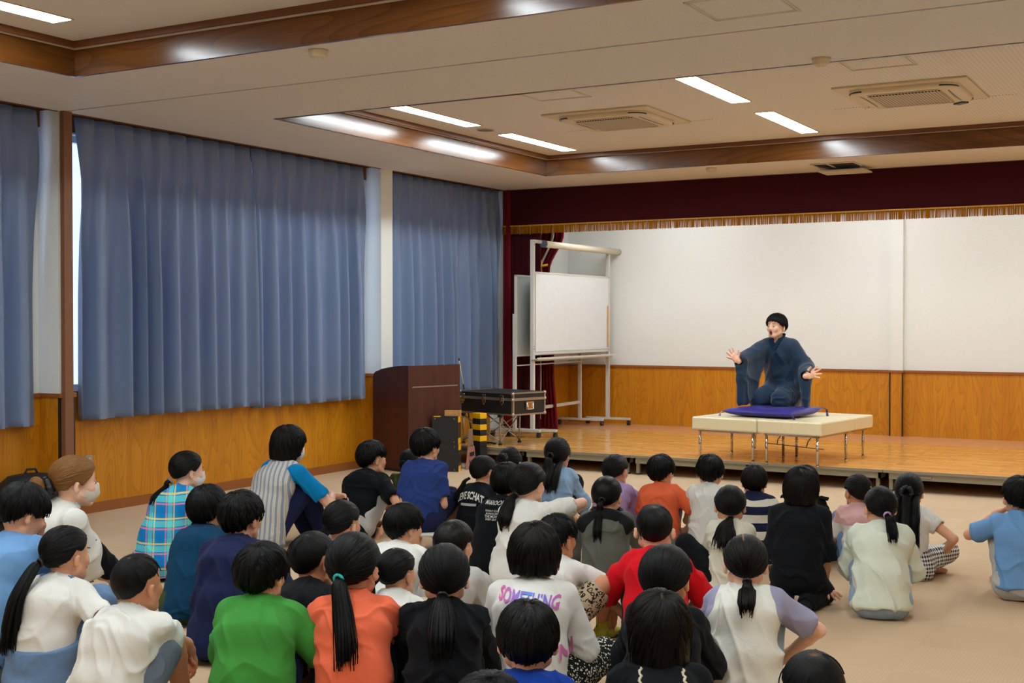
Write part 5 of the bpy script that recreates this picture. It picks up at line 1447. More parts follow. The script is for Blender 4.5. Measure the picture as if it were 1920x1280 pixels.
    # ---- mask
    if mask:
        e = SDF(); e.ell(V3(0, .038, -.050) * hs, V3(.060, .066, .058) * hs, None, .02)
        e.plane(V3(0, 0, -.004) * hs, V3(0, -.1, 1)); e.plane(V3(0, .040, 0) * hs, V3(0, -1, .25)); e.cap(V3(0, .10, -.012) * hs, V3(0, .100, -.05) * hs, .008 * hs, .013 * hs, .02)
        ve, qe = e.mesh(.004); mk_ = npmesh('face_mask', (ve @ headR.T) + hc_, qe, C[mask], root)
        b_ = B()
        for sx in (-1, 1):
            for z_ in (-.012, -.072): b_.tube([tuple(hp_((sx * .054, .05, z_ * .9))), tuple(hp_((sx * .0705, .022, z_ * .7 - .008))), tuple(hp_((sx * .080, -.008, -.022 + (.02 if z_ > -.02 else -.018))))], .0016, 5)
        b_.done('ear_loop', C[mask], mk_)
    if outfit == 'kimono':
        V, Q, Hh, Sc = merge(parts)
        hair_o = npmesh('hair', V, Q, HAIR[hair], root, None, {'hc': ('FLOAT_VECTOR', Hh), 'scalp': ('FLOAT', Sc)})
        if tie:
            for tq in (tie if isinstance(tie, list) else [tie]):
                col, pos, r_, dr_, nm = tq; pos = hp_(pos); dz = nrm(headR @ V3(*dr_)); a1 = nrm(np.cross(dz, X)); a2 = np.cross(dz, a1)
                b_ = B()
                if nm == 'scrunchie':
                    pts = [pos + (a1 * math.cos(a) + a2 * math.sin(a)) * r_ * s * (1 + .12 * math.sin(7 * a)) for a in np.linspace(0, 2 * PI, 43)]
                    b_.tube([tuple(p) for p in pts], 0, 10, False, radii=[r_ * s * (.42 + .12 * math.sin(9 * q)) for q in range(43)])
                else:
                    pts = [pos + (a1 * math.cos(a) + a2 * math.sin(a)) * r_ * s for a in np.linspace(0, 2 * PI, 25)]
                    b_.tube([tuple(p) for p in pts], r_ * s * .38, 8, False)
                b_.done(nm if nm == 'scrunchie' else 'hair_tie', plain('hair_tie_' + nm, lin(*col), .5), hair_o)
        return dict(root=root, s=s, hs=hs, nb=nb, hip=hip, waist=waist, chest=chest, hc=hc_, R=headR, hp=hp_, SL=SL, SR=SR, el=el, er=er, wl=wl, wr=wr, kl=kl, kr=kr, fl=fl, fr=fr, up=up(lc), nr=nr, X=X, rt=rt, fw=fw)
    # ---- shirt
    sd = SDF(); g = .013 * s * loose; cut_r = .0
    f2 = 1.22
    zb_ = hip + V3(0, 0, -.015) * s
    if hemz < .09: sd.cap(zb_, waist, .098 * s + g, .082 * s + g, .04, f=f2, ax=X)
    else: sd.cap(hip + (waist - hip) * .25, waist, .086 * s + g, .080 * s + g, .04, f=f2, ax=X)
    sd.cap(waist, chest, .080 * s + g, .083 * s + g, .04, f=f2 * .98, ax=X); sd.cap(chest, nb - up(lc) * .04 * s, .083 * s + g, .050 * s + g * .6, .04, f=f2, ax=X)
    for S_ in (SL, SR): sd.cap(nb - up(lc) * .028 * s, S_ + V3(0, 0, -.004) * s, .040 * s + g * .2, .042 * s + g * .4, .035)
    slen = {'short': .70, 'long': 1.0, 'half': .93, 'none': 0, 'cap': .42, 'three': 1.0}[sleeve]
    cutp = []
    for side, S_, E_, W_ in ((-1, SL, el, wl), (1, SR, er, wr)):
        if sleeve == 'none': continue
        e1 = S_ + (E_ - S_) * slen
        rr0, rr1 = .040 * s + g * .4, .041 * s + g * .9
        sd.cap(S_, e1, rr0, rr1 if sleeve != 'long' else .042 * s + g * .5, .03)
        if sleeve in ('long', 'three'):
            e2 = E_ + (W_ - E_) * (.94 if sleeve == 'long' else .5); sd.cap(E_, e2, .040 * s + g * .5, .029 * s + g * .4, .02); cutp.append((e2, nrm(W_ - E_), E_, W_))
        else: cutp.append((e1, nrm(E_ - S_), S_, E_))
    # collar ring
    if collar: sd.cap(nb - up(lc) * .010 * s, nb + up(lb) * .016 * s + V3(0, .004, 0) * s, nr * 1.30 + .004 * s, nr * 1.18 + .004 * s, .012)
    V, Q = None, None
    for e1, dd, a_, b_ in cutp:   # open sleeve ends: hollow + flat hem
        sd.ops.append(('-', 'cap', e1 - dd * .030 * s, e1 + dd * .20 * s, (.042 if sleeve != 'long' else .026) * s, (.05) * s, .01, 1.0, None))
        # flat cut limited to the sleeve: a ball beyond the hem
        sd.ops.append(('-', 'cap', e1 + dd * .062 * s, e1 + dd * .075 * s, .060 * s, .060 * s, .01, 1.0, None))
    sd.ops.append(('-', 'cap', nb + up(lb) * .018 * s, neck_top + V3(0, .02, .04) * s, nr * 1.10 + .002 * s, nr * 1.3, .01, 1.0, None))
    sd.plane(V3(0, 0, hemz) * s, V3(0, -.12 if pose == 'knees' else 0, -1))
    V, Q = sd.mesh(h * 1.1); V = smooth_verts(V, Q, 2, .4)
    N_ = vnormals(V, Q)
    # cloth folds
    Pn = V / s; w1 = vnoise(np.stack([Pn[:, 0] * 7 + 50, Pn[:, 1] * 7 + 50, Pn[:, 2] * 7 + 50], 1), seed)
    q1 = Pn[:, 2] * 13 + np.abs(Pn[:, 0]) * 9 + w1 * 4.0; r1 = vnoise(np.stack([Pn[:, 0] * 3.5 + 30, Pn[:, 1] * 4 + 30, q1], 1), seed + 1)
    fold = (1 - np.abs(2 * r1 - 1)) ** 2 - .4
    r2 = vnoise(np.stack([(Pn[:, 0] + Pn[:, 2] * .45) * 17 + 60, Pn[:, 1] * 8 + 60, Pn[:, 2] * 4 + w1 * 2 + 60], 1), seed + 2); f2_ = (1 - np.abs(2 * r2 - 1)) ** 4 - .2
    lowz = np.clip((.30 - Pn[:, 2]) / .2, 0, 1); V = V + N_ * ((fold * (.008 + .009 * lowz) + f2_ * (.008 + .004 * lowz)) * s * min(loose, 1.25) * folds)[:, None]
    tcv = Pn.copy()
    cen = Pn[Q].mean(1); mi = np.zeros(len(Q), int); smats = [C[shirt]]
    sh_o = npmesh('shirt' if 'jacket' not in shirt and 'denimj' not in shirt else 'jacket', V, Q, smats, root, mi, {'tc': ('FLOAT_VECTOR', tcv)})
    sh_V, sh_Q = V, Q
    if tailp:
        bvS = BVHTree.FromPolygons([tuple(v) for v in sh_V], [tuple(int(i) for i in q) for q in sh_Q])
        for tp in (tailp if isinstance(tailp, list) else [tailp]):
            pth = [hp_(q) for q in tp['path']]; rr_ = np.interp(np.linspace(0, 1, len(pth)), np.linspace(0, 1, len(tp['rad'])), tp['rad']) * s
            for i_ in range(1, len(pth)):
                if pth[i_][1] > hc_[1] - .02 * s: continue
                ys_ = []
                for dx in (-1, 0, 1):
                    hit = bvS.ray_cast(Vector((pth[i_][0] + dx * rr_[i_] * .8, -1.5, pth[i_][2])), Vector((0, 1, 0)))[0]
                    if hit is not None: ys_.append(hit.y)
                if ys_: pth[i_][1] = min(pth[i_][1], min(ys_) - rr_[i_] * tp.get('flat', .7) * .7 - .002)
            parts += tail(pth, [r * s for r in tp['rad']], tp.get('flat', .7), seed + 7, headR @ X if tp.get('head', 1) else X, tp.get('n', 60), fray=tp.get('fray', .012) * s)
    V, Q, Hh, Sc = merge(parts)
    hair_o = npmesh('hair', V, Q, HAIR[hair], root, None, {'hc': ('FLOAT_VECTOR', Hh), 'scalp': ('FLOAT', Sc)})
    if tie:
        for tq in (tie if isinstance(tie, list) else [tie]):
            col, pos, r_, dr_, nm = tq; pos = hp_(pos); dz = nrm(headR @ V3(*dr_)); a1 = nrm(np.cross(dz, X)); a2 = np.cross(dz, a1)
            b_ = B()
            if nm == 'scrunchie':
                pts = [pos + (a1 * math.cos(a) + a2 * math.sin(a)) * r_ * s * (1 + .12 * math.sin(7 * a)) for a in np.linspace(0, 2 * PI, 43)]
                b_.tube([tuple(p) for p in pts], 0, 10, False, radii=[r_ * s * (.42 + .12 * math.sin(9 * q)) for q in range(43)])
            else:
                pts = [pos + (a1 * math.cos(a) + a2 * math.sin(a)) * r_ * s for a in np.linspace(0, 2 * PI, 25)]
                b_.tube([tuple(p) for p in pts], r_ * s * .38, 8, False)
            b_.done(nm if nm == 'scrunchie' else 'hair_tie', plain('hair_tie_' + nm, lin(*col), .5), hair_o)
    if vest:
        sd = SDF(); g3 = g + .011 * s
        sd.cap(zb_, waist, .100 * s + g3, .084 * s + g3, .04, f=f2, ax=X); sd.cap(waist, chest, .082 * s + g3, .083 * s + g3, .04, f=f2 * .98, ax=X)
        vt = vest[1]
        if vt == 'full':
            sd.cap(chest, nb - up(lc) * .04 * s, .083 * s + g3, .052 * s + g3 * .7, .04, f=f2, ax=X)
            for S_ in (SL, SR): sd.cap(nb - up(lc) * .028 * s, nb * .45 + S_ * .55 + V3(0, 0, -.004) * s, .050 * s, .050 * s, .03)
            sd.ops.append(('-', 'cap', nb + up(lb) * .018 * s, neck_top + V3(0, .02, .04) * s, nr * 1.6, nr * 1.7, .01, 1.0, None))
        else: sd.plane(V3(0, 0, vest[2]) * s, V3(0, -.1, 1))
        for S_, E_ in ((SL, el), (SR, er)): sd.ops.append(('-', 'cap', S_ + (S_ - nb) * .35 + V3(0, .02, -.005) * s, S_ + (E_ - S_) * .75 + (S_ - nb) * .25, .058 * s, .066 * s, .01, 1.0, None))
        sd.plane(V3(0, 0, vest[3] if len(vest) > 3 else .02) * s, V3(0, 0, -1))
        V, Q = sd.mesh(h * 1.1); V = smooth_verts(V, Q, 2, .4); N_ = vnormals(V, Q); Pn = V / s
        w1 = vnoise(Pn * 7 + 50, seed); r1 = vnoise(np.stack([Pn[:, 0] * 4 + 30, Pn[:, 1] * 4 + 30, Pn[:, 2] * 15 + np.abs(Pn[:, 0]) * 9 + w1 * 4], 1), seed + 1)
        V = V + N_ * ((((1 - np.abs(2 * r1 - 1)) ** 2 - .4) * (.004 + .006 * np.clip((.3 - Pn[:, 2]) / .2, 0, 1))) * s)[:, None]
        vo_ = npmesh(vest[4] if len(vest) > 4 else 'apron', V, Q, C[vest[0]], root, None, {'tc': ('FLOAT_VECTOR', Pn)})
        if vt != 'full':
            for sx in (-1, 1):
                b_ = B(); sp_ = [(sx * .085, chest[1] / s - .118, vest[2] - .02), (sx * .075, chest[1] / s - .112, vest[2] + .08), (sx * .062, nb[1] / s - .076, nb[2] / s - .05), (sx * .058, nb[1] / s - .02, nb[2] / s + .024), (sx * .058, nb[1] / s + .05, nb[2] / s - .03)]
                sp_ = sp_[2:]
                for a_, c_ in zip(sp_, sp_[1:]): b_.bar(V3(*a_) * s, V3(*c_) * s, .030 * s, .006 * s, up=(0, -1, .3))
                b_.done('shoulder_strap', C[vest[0]], root)
    # ---- trousers / shorts / skirt
    sd = SDF(); g = .010 * s
    sd.cap(hip, hip + (waist - hip) * .55, .094 * s + g * .6, .080 * s + g * .5, .03, f=1.42, ax=X)
    if plen == 'skirt':
        sd.cap(hip, (kl + kr) / 2 * .8 + hip * .2, .10 * s, .10 * s, .04, f=1.5, ax=X); sd.cap(hip + V3(-.10, 0, -.03) * s, hip + V3(.10, 0, -.03) * s, .062 * s, None, .04)
        sd.cap(hl, kl, .075 * s, .062 * s, .04); sd.cap(hr, kr, .075 * s, .062 * s, .04)
    else:
        for H_, K_, F_ in ((hl, kl, fl), (hr, kr, fr)):
            if plen == 'shorts':
                e = H_ + (K_ - H_) * .80; dd = nrm(K_ - H_)
                sd.cap(H_, e, .072 * s + g, .062 * s + g, .03)
                sd.ops.append(('-', 'cap', e - dd * .02 * s, e + dd * .2 * s, .050 * s, .05 * s, .01, 1.0, None)); sd.ops.append(('-', 'cap', e + dd * .075 * s, e + dd * .09 * s, .068 * s, .068 * s, .01, 1.0, None))
            else:
                sd.cap(H_, K_, .070 * s + g, .052 * s + g, .03); e = K_ + (F_ - K_) * (.93 if plen == 'long' else .5); dd = nrm(F_ - K_)
                sd.cap(K_, e, .050 * s + g, .040 * s + g, .02)
                sd.ops.append(('-', 'cap', e - dd * .01 * s, e + dd * .1 * s, .032 * s, .03 * s, .01, 1.0, None))
    sd.plane(V3(0, 0, .003), V3(0, 0, -1))
    V, Q = sd.mesh(h * 1.15); V = smooth_verts(V, Q, 2, .4); N_ = vnormals(V, Q); Pn = V / s
    w1 = vnoise(Pn * 8 + 40, seed + 9); r1 = vnoise(np.stack([Pn[:, 0] * 6 + 30, Pn[:, 1] * 22 + w1 * 4 + 30, Pn[:, 2] * 9 + 30], 1), seed + 4)
    V = V + N_ * (((1 - np.abs(2 * r1 - 1)) ** 2 - .4) * .006 * s)[:, None]
    V[:, 2] = np.maximum(V[:, 2], .002)
    npmesh('skirt' if plen == 'skirt' else ('shorts' if plen == 'shorts' else 'trousers'), V, Q, C[pants], root, None, {'tc': ('FLOAT_VECTOR', Pn)})
    if sock:
        for (a, b_, c_), F_, K_ in ((FT[0], fl, kl), (FT[1], fr, kr)):
            sd = SDF(); ax_ = np.cross(nrm(b_ - a), V3(0, 0, 1)); sd.cap(a, b_, .031 * s, .026 * s, .01, f=1.2, ax=ax_); sd.cap(b_, c_, .026 * s, .018 * s, .01, f=1.5, ax=ax_); sd.cap(F_, F_ + (K_ - F_) * .28, .030 * s, .033 * s, .012)
            sd.plane(F_ + (K_ - F_) * .28, K_ - F_); sd.plane(V3(0, 0, .002), V3(0, 0, -1))
            V, Q = sd.mesh(h); npmesh('sock', V, Q, C[sock], root, None, {'tc': ('FLOAT_VECTOR', V)})
    return dict(root=root, s=s, hs=hs, nb=nb, hip=hip, waist=waist, chest=chest, hc=hc_, R=headR, hp=hp_, SL=SL, SR=SR, el=el, er=er, wl=wl, wr=wr, kl=kl, kr=kr, shV=sh_V, shQ=sh_Q, up=up(lc), hair=hair_o, shirt=sh_o, zoff=zoff, nr=nr)

def print_on_back(p, name, text, width, zc, mat, xc=0.0, arc=0.0, tilt=0.0, bold=.0, front=False, squash=1.0, side=None, off=.007):
    """lettering laid onto the back of a shirt"""
    cu = bpy.data.curves.new('t', 'FONT'); cu.body = text; cu.align_x = 'CENTER'; cu.align_y = 'CENTER'; cu.offset = bold; cu.resolution_u = 3
    to = bpy.data.objects.new('t', cu); COL.objects.link(to); dg = bpy.context.evaluated_depsgraph_get(); me = bpy.data.meshes.new_from_object(to.evaluated_get(dg))
    bpy.data.objects.remove(to); bm = bmesh.new(); bm.from_mesh(me); bpy.data.meshes.remove(me)
    xs_ = [v.co.x for v in bm.verts]; w = max(xs_) - min(xs_); k = width / w; cx = (max(xs_) + min(xs_)) / 2
    for v in bm.verts: v.co.x = (v.co.x - cx) * k; v.co.y = v.co.y * k * squash
    st = .006
    for a in np.arange(-width / 2, width / 2, st): bmesh.ops.bisect_plane(bm, geom=bm.verts[:] + bm.edges[:] + bm.faces[:], plane_co=(a, 0, 0), plane_no=(1, 0, 0))
    bvh = BVHTree.FromPolygons([tuple(v) for v in p['shV']], [tuple(int(i) for i in q) for q in p['shQ']])
    s_ = p['s']; ct, sn = math.cos(tilt), math.sin(tilt)
    bad = []
    for v in bm.verts:
        x, z = v.co.x, v.co.y; z -= arc * x * x
        x, z = x * ct - z * sn, x * sn + z * ct
        if side is None: o = Vector((xc * s_ + x, -1.0, zc * s_ + z)); d = Vector((0, 1, 0))
        else: d = Vector(side).normalized(); r_ = Vector((-d.y, d.x, 0)) * -1; o = Vector((0, xc * s_, zc * s_ + z)) + r_ * x - d * 1.0
        hit, nn, _, _ = bvh.ray_cast(o, d)
        if hit is None: bad.append(v)
        else: v.co = hit - d * off + nn * 0
    if bad: bmesh.ops.delete(bm, geom=bad, context='VERTS')
    me = bpy.data.meshes.new(name); bm.to_mesh(me); bm.free(); me.materials.append(mat)
    o = bpy.data.objects.new(name, me); COL.objects.link(o); o.parent = p['shirt']
    return o
# ================================================================== the audience, from the wall rightwards and towards the viewer
BK = lambda z=-.03, y=-.104: y
def tl(L, w=.022, x=0.0, y0=-.100, z0=-.030, flare=1.0, xe=None, n=60, flat=.6, fray=.012, out=.034):
    xe = x if xe is None else xe
    return dict(path=[(x, y0, z0), (x * .7 + xe * .3, y0 - out, z0 - .02), (x * .3 + xe * .7, y0 - out - .004, z0 - L * .4), (xe, y0 - out + .000, z0 - L * .75), (xe * 1.1, y0 - out + .004, z0 - L)],
                rad=[.012, w * .85, w * flare, w * flare * .95, w * .55], n=n, flat=flat, fray=fray)
G = 'children sitting on the carpet'
A = 'adults sitting among the children'

# --- adults along the wall
p1 = person('woman in white tee and beige mask with tied light brown hair, beside the black backpack', 138, 853, 6.6, body=74, head=76, pitch=-6, adult=True, style='bun', hair='brown', lean=30, hunch=12,
       hp={'tie': (0, -1, -.35), 'bun': (0, -.150, -.040), 'bunr': .050, 'drop': 16}, tie=((18, 18, 24), (0, -.108, -.036), .034, (0, -1, -.35), 'scrunchie'), shirt='white', sleeve='half', pants='darkpants', plen='capri', feet=((-.07, .54, .045), (.07, .54, .045), (-.1, .1, 1), (.1, .1, 1)),
       arms={'R': ('P', 212, 1085, 6.85, (.5, -.1, -.5)), 'L': 'hug'}, mask='mask', sock='sock', seed=1, group=A, skin=0, loose=1.3, hemz=.10)
print_on_back(p1, 'blue_print', 'SURF', .20, .30, plain('print_blue', lin(70, 150, 210), .6), xc=-.02, tilt=.3, bold=.01)
print_on_back(p1, 'blue_print', 'WAVES', .20, .21, plain('print_blue', lin(70, 150, 210), .6), xc=-.03, tilt=.25, bold=.01)
person('woman in turquoise plaid apron over blue polo with white mask', 350, 845, 7.6, body=38, head=66, adult=True, style='pony', hp={'tie': (0, -1, -.55), 'drop': 14}, lean=22, hunch=14,
       tailp=tl(.11, .018, z0=-.055, out=.02), tie=((130, 128, 140), (0, -.100, -.062), .016, (0, -1, -.8), 'grey'), shirt='aqua', vest=('plaid', 'full'), pants='darkpants', arms='hug', mask='maskw', seed=2, group=A, skin=0)
person('woman with bobbed hair in striped apron over blue polo, hugging her knees', 541, 798, 8.46, body=48, head=62, pitch=-10, adult=True, style='bob', hair='dark', lean=14, hunch=14, hp={'zb': .118},
       shirt='aqua', vest=('apron', 'full'), pants='navy', arms={'R': (.10, .46, .27), 'L': (.06, .50, .26)}, mask='maskw', seed=3, group=A, skin=0, sock='sockw', sleeve='short')

# --- left block of children
person('boy in light blue tee at left edge, head bowed, hand at chin', 40, 907, 5.35, body=40, head=62, pitch=-26, style='bowl', shirt='sky', pants='greengrey', pose='seiza', arms={'R': ('P', 70, 1010, 5.45, (.6, -.3, -.9)), 'L': 'lap',
       'hands': {'R': ('I', (.25, .95, .1), (-.6, .1, .8), .5, .1, -1)}}, hsz=0.95, seed=4, group=G, sock='orangesock', sleeve='half', hp={'whorl': 0}, skin=1, loose=1.2)
p = person('girl with a very long ponytail in a white tee and denim overalls', 121, 985, 5.19, body=38, head=52, style='pony', hp={'tie': (-.15, -1, -.25), 'part': 1.0}, tailp=[tl(.30, .030, x=-.012, xe=-.04, n=90, fray=.02, out=.03)],
       tie=((20, 18, 20), (-.012, -.108, -.028), .014, (-.1, -1, -.3), 'black'), shirt='white', vest=('jeans', 'bib', .20, .0, 'overalls'), pants='jeans', arms={'R': (.20, .10, .12), 'L': 'hug'}, seed=5, group=G, skin=1, collar=True, sleeve='short')
person('boy with cropped hair in a white tee, bare forearm resting over his knee', 255, 1035, 4.62, body=38, head=46, style='buzz', hp={'whorl': 1, 'crown': (0, -.5, 1), 'wr': .06}, shirt='white', plen='shorts', pants='shortsd', arms={'R': ('P', 368, 1245, 5.0, (1, -.1, .35)), 'L': 'hug'}, hsz=0.95, seed=6, group=G, skin=2, lean=14, sleeve='cap', loose=1.25)
person('boy in a dark teal tee behind the boy in navy', 388, 910, 6.49, body=22, head=34, style='bowl', hp={'whorl': 1, 'wr': .05}, shirt='teal', pants='olive', seed=7, group=G, lean=16, hunch=20)
person('boy in a navy tee just behind the green shirt', 452, 922, 5.75, body=26, head=40, style='bowl', hp={'mess': 1.6, 'whorl': 1, 'wr': .04}, shirt='navy', pants='darkpants', hsz=0.86, seed=8, group=G, wide=1.1, hemz=.03, lean=9, sleeve='half')
person('boy in a bright green tee in the front row', 490, 1020, 4.66, body=14, head=32, style='bowl', hp={'mess': 1.7}, shirt='green', pants='navy', arms={'R': ('P', 585, 1250, 4.85), 'L': 'hug'}, hsz=0.9, seed=9, group=G, skin=1, hemz=.03, sleeve='short', loose=1.2)
person('boy with cropped hair in a black tee beside the green shirt, khaki trousers', 586, 993, 5.15, body=24, head=46, style='buzz', hp={'whorl': 1, 'wr': .05}, shirt='black', pants='khaki', hsz=0.98, seed=10, group=G, lean=22, hunch=16, skin=2)
person('girl in a coral tee with a long ponytail held by a turquoise hair tie', 663, 1000, 4.72, body=2, head=22, style='pony', hp={'tie': (-.10, -1, -.28), 'vol': 1.5}, tailp=tl(.235, .027, x=-.008, xe=.035, n=90, fray=.022), tie=((38, 178, 172), (-.010, -.108, -.030), .015, (-.1, -1, -.35), 'turquoise'),
       shirt='coral', pants='darkpants', arms='ankle', seed=11, group=G, sleeve='short', hemz=.02)
person('boy in a black tee sitting sideways near the wooden wall, arm straight down', 697, 826, 8.9, body=34, head=58, style='short', shirt='black', pants='lightgrey', plen='shorts', arms={'R': (.17, .08, .06), 'L': 'hug'}, seed=12, group=G, skin=1, lean=16, hunch=20)
person('girl in a pale pink top with twisted hair, behind the girl in coral', 641, 937, 6.1, body=20, head=40, style='pony', hp={'tie': (-.35, -1, -.3), 'part': -.6}, tailp=tl(.16, .015, x=-.03, xe=-.04), shirt='pink', pants='lightgrey', seed=13, group=G)
person('small girl in a white top between the coral tee and the black long sleeve', 744, 1028, 5.2, body=22, head=42, style='pony', hp={'tie': (-.3, -1, -.4)}, tailp=tl(.12, .018, x=-.03), tie=((226, 150, 150), (0, -.02, .104), .010, (0, .2, 1), 'pink'), shirt='white', pants='beigep', seed=14, group=G)
person('boy in a white collared shirt looking right, behind the small girl', 757, 945, 5.95, body=30, head=58, style='bowl', hp={'whorl': 1, 'wr': .04}, shirt='white', pants='lightgrey', hsz=0.88, seed=15, group=G)
person('girl in a black long sleeved top with a fanned ponytail, front row', 833, 1022, 4.70, body=2, head=4, style='pony', hp={'tie': (0, -1, -.55), 'vol': 1.6}, tailp=tl(.17, .032, z0=-.052, flare=1.25, n=90, fray=.02, out=.026), tie=((26, 24, 26), (0, -.098, -.054), .015, (0, -1, -.8), 'black'),
       shirt='black', pants='darkpants', sleeve='long', seed=16, group=G, wide=1.12, hemz=.02, skin=0, loose=1.2)
person('child in a pale top with loose strands, behind the girl in black long sleeves', 851, 976, 5.6, body=20, head=34, style='pony', hair='dark', hp={'tie': (0, -1, -.2), 'vol': 1.4}, shirt='lightgrey', pants='lightgrey', seed=17, group=G)

# --- middle block
t = empty('low_stool', (0, 0, 0), 0, 'low grey stool with curved legs under the boy in blue', 'stool')
pb = person('boy in a blue tee sitting upright on a low grey stool', 798, 803, 8.3, body=12, head=40, style='bowl', hp={'whorl': 1, 'wr': .05}, shirt='blue', pants='navy', pose='stool', seat=.12, plen='shorts', arms={'R': 'lap', 'L': 'lap'}, seed=18, group=G, skin=1, lean=4, hunch=12, hemz=.13)
t.location = (pb['root'].location[0], pb['root'].location[1], 0); t.rotation_euler = pb['root'].rotation_euler
b = B(); b.box((-.14, -.10, .115), (.14, .12, .14), .012); b.done('seat', M['white_metal'], t)
for sx in (-1, 1):
    for sy in (-1, 1):
        b = B(); b.tube([(sx * .10, sy * .08 + .01, .12), (sx * .125, sy * .095 + .01, .07), (sx * .13, sy * .105 + .01, .003)], .017, 10, radii=[.026, .02, .018]); b.done('leg', plain('light_grey_plastic', lin(158, 160, 160), .5), t)
person('child in an olive top mostly hidden behind the boy in blue', 768, 842, 9.2, body=10, head=12, style='bun', hp={'tie': (-.3, -1, -.1), 'bun': (-.03, -.12, -.01), 'bunr': .035}, shirt='olive', pants='olive', sleeve='long', seed=19, group=G, loose=1.7, wide=1.15)
p = person('girl with a side ponytail in a black top lettered across the back', 907, 853, 8.4, body=30, head=48, style='pony', hair='dark', hp={'tie': (-.3, -1, -.5)}, tailp=tl(.12, .016, x=-.03, xe=-.06, z0=-.05), shirt='black', pants='darkpants', sleeve='long', folds=.6, seed=20, group=G, loose=1.15)
WP = plain('white_print', lin(214, 210, 200), .7)
print_on_back(p, 'back_lettering', 'LIEVE SCHAT', .19, .375, WP, arc=3.5, bold=.035, squash=1.9)
bx_ = plain('grey_print', lin(176, 174, 168), .7); print_on_back(p, 'print_bar', '\u2588' * 1 if 0 else 'I' * 26, .115, .315, bx_, bold=.12, squash=1.0); print_on_back(p, 'back_lettering', 'GEZELLING', .10, .315, plain('dark_print', lin(30, 30, 34), .7), bold=.01, off=.0045)
person('child in a white top with a dark scrunchie bun, close to the stage', 957, 838, 8.9, body=20, head=24, style='bun', hp={'tie': (-.2, -1, .15), 'bun': (-.02, -.112, .03), 'bunr': .036}, tie=((16, 16, 20), (-.015, -.10, .028), .030, (-.2, -1, .3), 'scrunchie'), hair='dark', shirt='lightgrey', pants='lightgrey', seed=21, group=G)
p = person('boy in black long sleeved top with small white lettering between shoulders', 951, 868, 7.63, body=22, head=24, style='bowl', shirt='black', pants='darkpants', sleeve='long', folds=.6, seed=22, group=G, hemz=.01, lean=14, hunch=22, loose=1.2)
for z_, w_, tx in ((.440, .07, 'ONE DAY AT'), (.425, .09, 'A TIME AND MORE'), (.390, .12, 'MAAROOK'), (.350, .09, 'SUNDAY CLUB'), (.335, .08, 'ALWAYS ON'), (.320, .09, 'THE MOVE'), (.305, .07, 'EVERY DAY')): print_on_back(p, 'back_lettering', tx, w_, z_ + .01, WP, xc=.0, bold=.01, squash=1.1 if tx != 'MAAROOK' else 1.3)
person('girl in a white tee with a low ponytail, forearms folded over her raised knee', 991, 868, 7.25, body=22, head=36, style='pony', hair='dark', hp={'tie': (-.1, -1, -.55), 'vol': 1.6}, tailp=tl(.15, .026, x=-.005, xe=-.015, z0=-.05, flare=1.35, n=80), tie=((30, 24, 26), (-.008, -.098, -.055), .015, (0, -1, -.8), 'black'),
       shirt='white', pants='darkpants', arms={'R': ('P', 1066, 962, 7.45, (.8, -.3, .4)), 'L': ('P', 1058, 950, 7.5, (-.4, .2, -.8)), 'hands': {'L': ('I', (.75, -.55, .2), (-.3, -.8, -.2), .3, .1, 1)}}, seed=23, group=G, skin=0, lean=10)
person('girl in a light denim jacket with long half tied hair, nearest the stage', 1046, 820, 9.0, body=16, head=26, style='half', hair='dark', hp={'tie': (0, -1, -.15)}, tailp=[tl(.20, .030, flare=1.3, z0=-.02, n=80), dict(path=[(.045, -.05, -.04), (.055, -.075, -.12), (.05, -.085, -.22)], rad=[.02, .024, .012], n=30)],
       tie=((14, 14, 20), (0, -.112, -.01), .018, (0, -1, -.2), 'scrunchie'), shirt='denimj', pants='darkpants', sleeve='long', seed=24, group=G, loose=1.35)
person('girl in a lilac sweatshirt behind the grey jacket', 1155, 853, 8.5, body=18, head=36, style='pony', hair='dark', hp={'tie': (0, -1, -.5), 'vol': 1.6}, shirt='lilac', pants='lilac', sleeve='long', seed=25, group=G, loose=1.35)
p = person('girl in a grey nylon jacket with a black mesh hood and low ponytail', 1138, 893, 7.14, body=4, head=14, style='pony', hp={'tie': (0, -1, -.2), 'vol': 1.3}, tailp=tl(.19, .020, z0=-.02, n=70, xe=-.012), tie=((16, 16, 18), (0, -.108, -.020), .015, (0, -1, -.3), 'black'), shirt='jacket', pants='beigep', sleeve='long', seed=26, group=G, wide=1.12, loose=1.5, hemz=.075, collar=False)
sd = SDF(); s_ = p['s']; nb = p['nb']
for sx in (-1, 1):
    sd.cap(nb + V3(sx * .02, -.115, -.175) * s_, nb + V3(sx * .125, -.075, -.05) * s_, .018 * s_, .030 * s_, .05); sd.cap(nb + V3(sx * .125, -.075, -.05) * s_, nb + V3(sx * .07, .04, .015) * s_, .030 * s_, .022 * s_, .04)
sd.cap(nb + V3(0, -.125, -.13) * s_, nb + V3(0, -.085, .01) * s_, .030 * s_, .036 * s_, .05, f=2.6, ax=(1, 0, 0))
V, Q = sd.mesh(.006); V = smooth_verts(V, Q, 2, .4); npmesh('hood', V, Q, C['hood'], p['root'], None, {'tc': ('FLOAT_VECTOR', V)})
person('boy in an orange tee sitting by the stage', 1240, 853, 8.4, body=4, head=34, style='bowl', hp={'mess': 1.4}, shirt='orange', pants='greyc', seed=27, group=G, hemz=.03, arms={'R': (.17, .12, .12), 'L': 'hug'}, loose=1.2)
person('boy in plain white tee by the stage, between orange and striped tops', 1332, 853, 8.3, body=2, head=8, style='bowl', hp={'mess': 1.4}, shirt='white', pants='lightgrey', seed=28, group=G, sleeve='cap', wide=1.05)
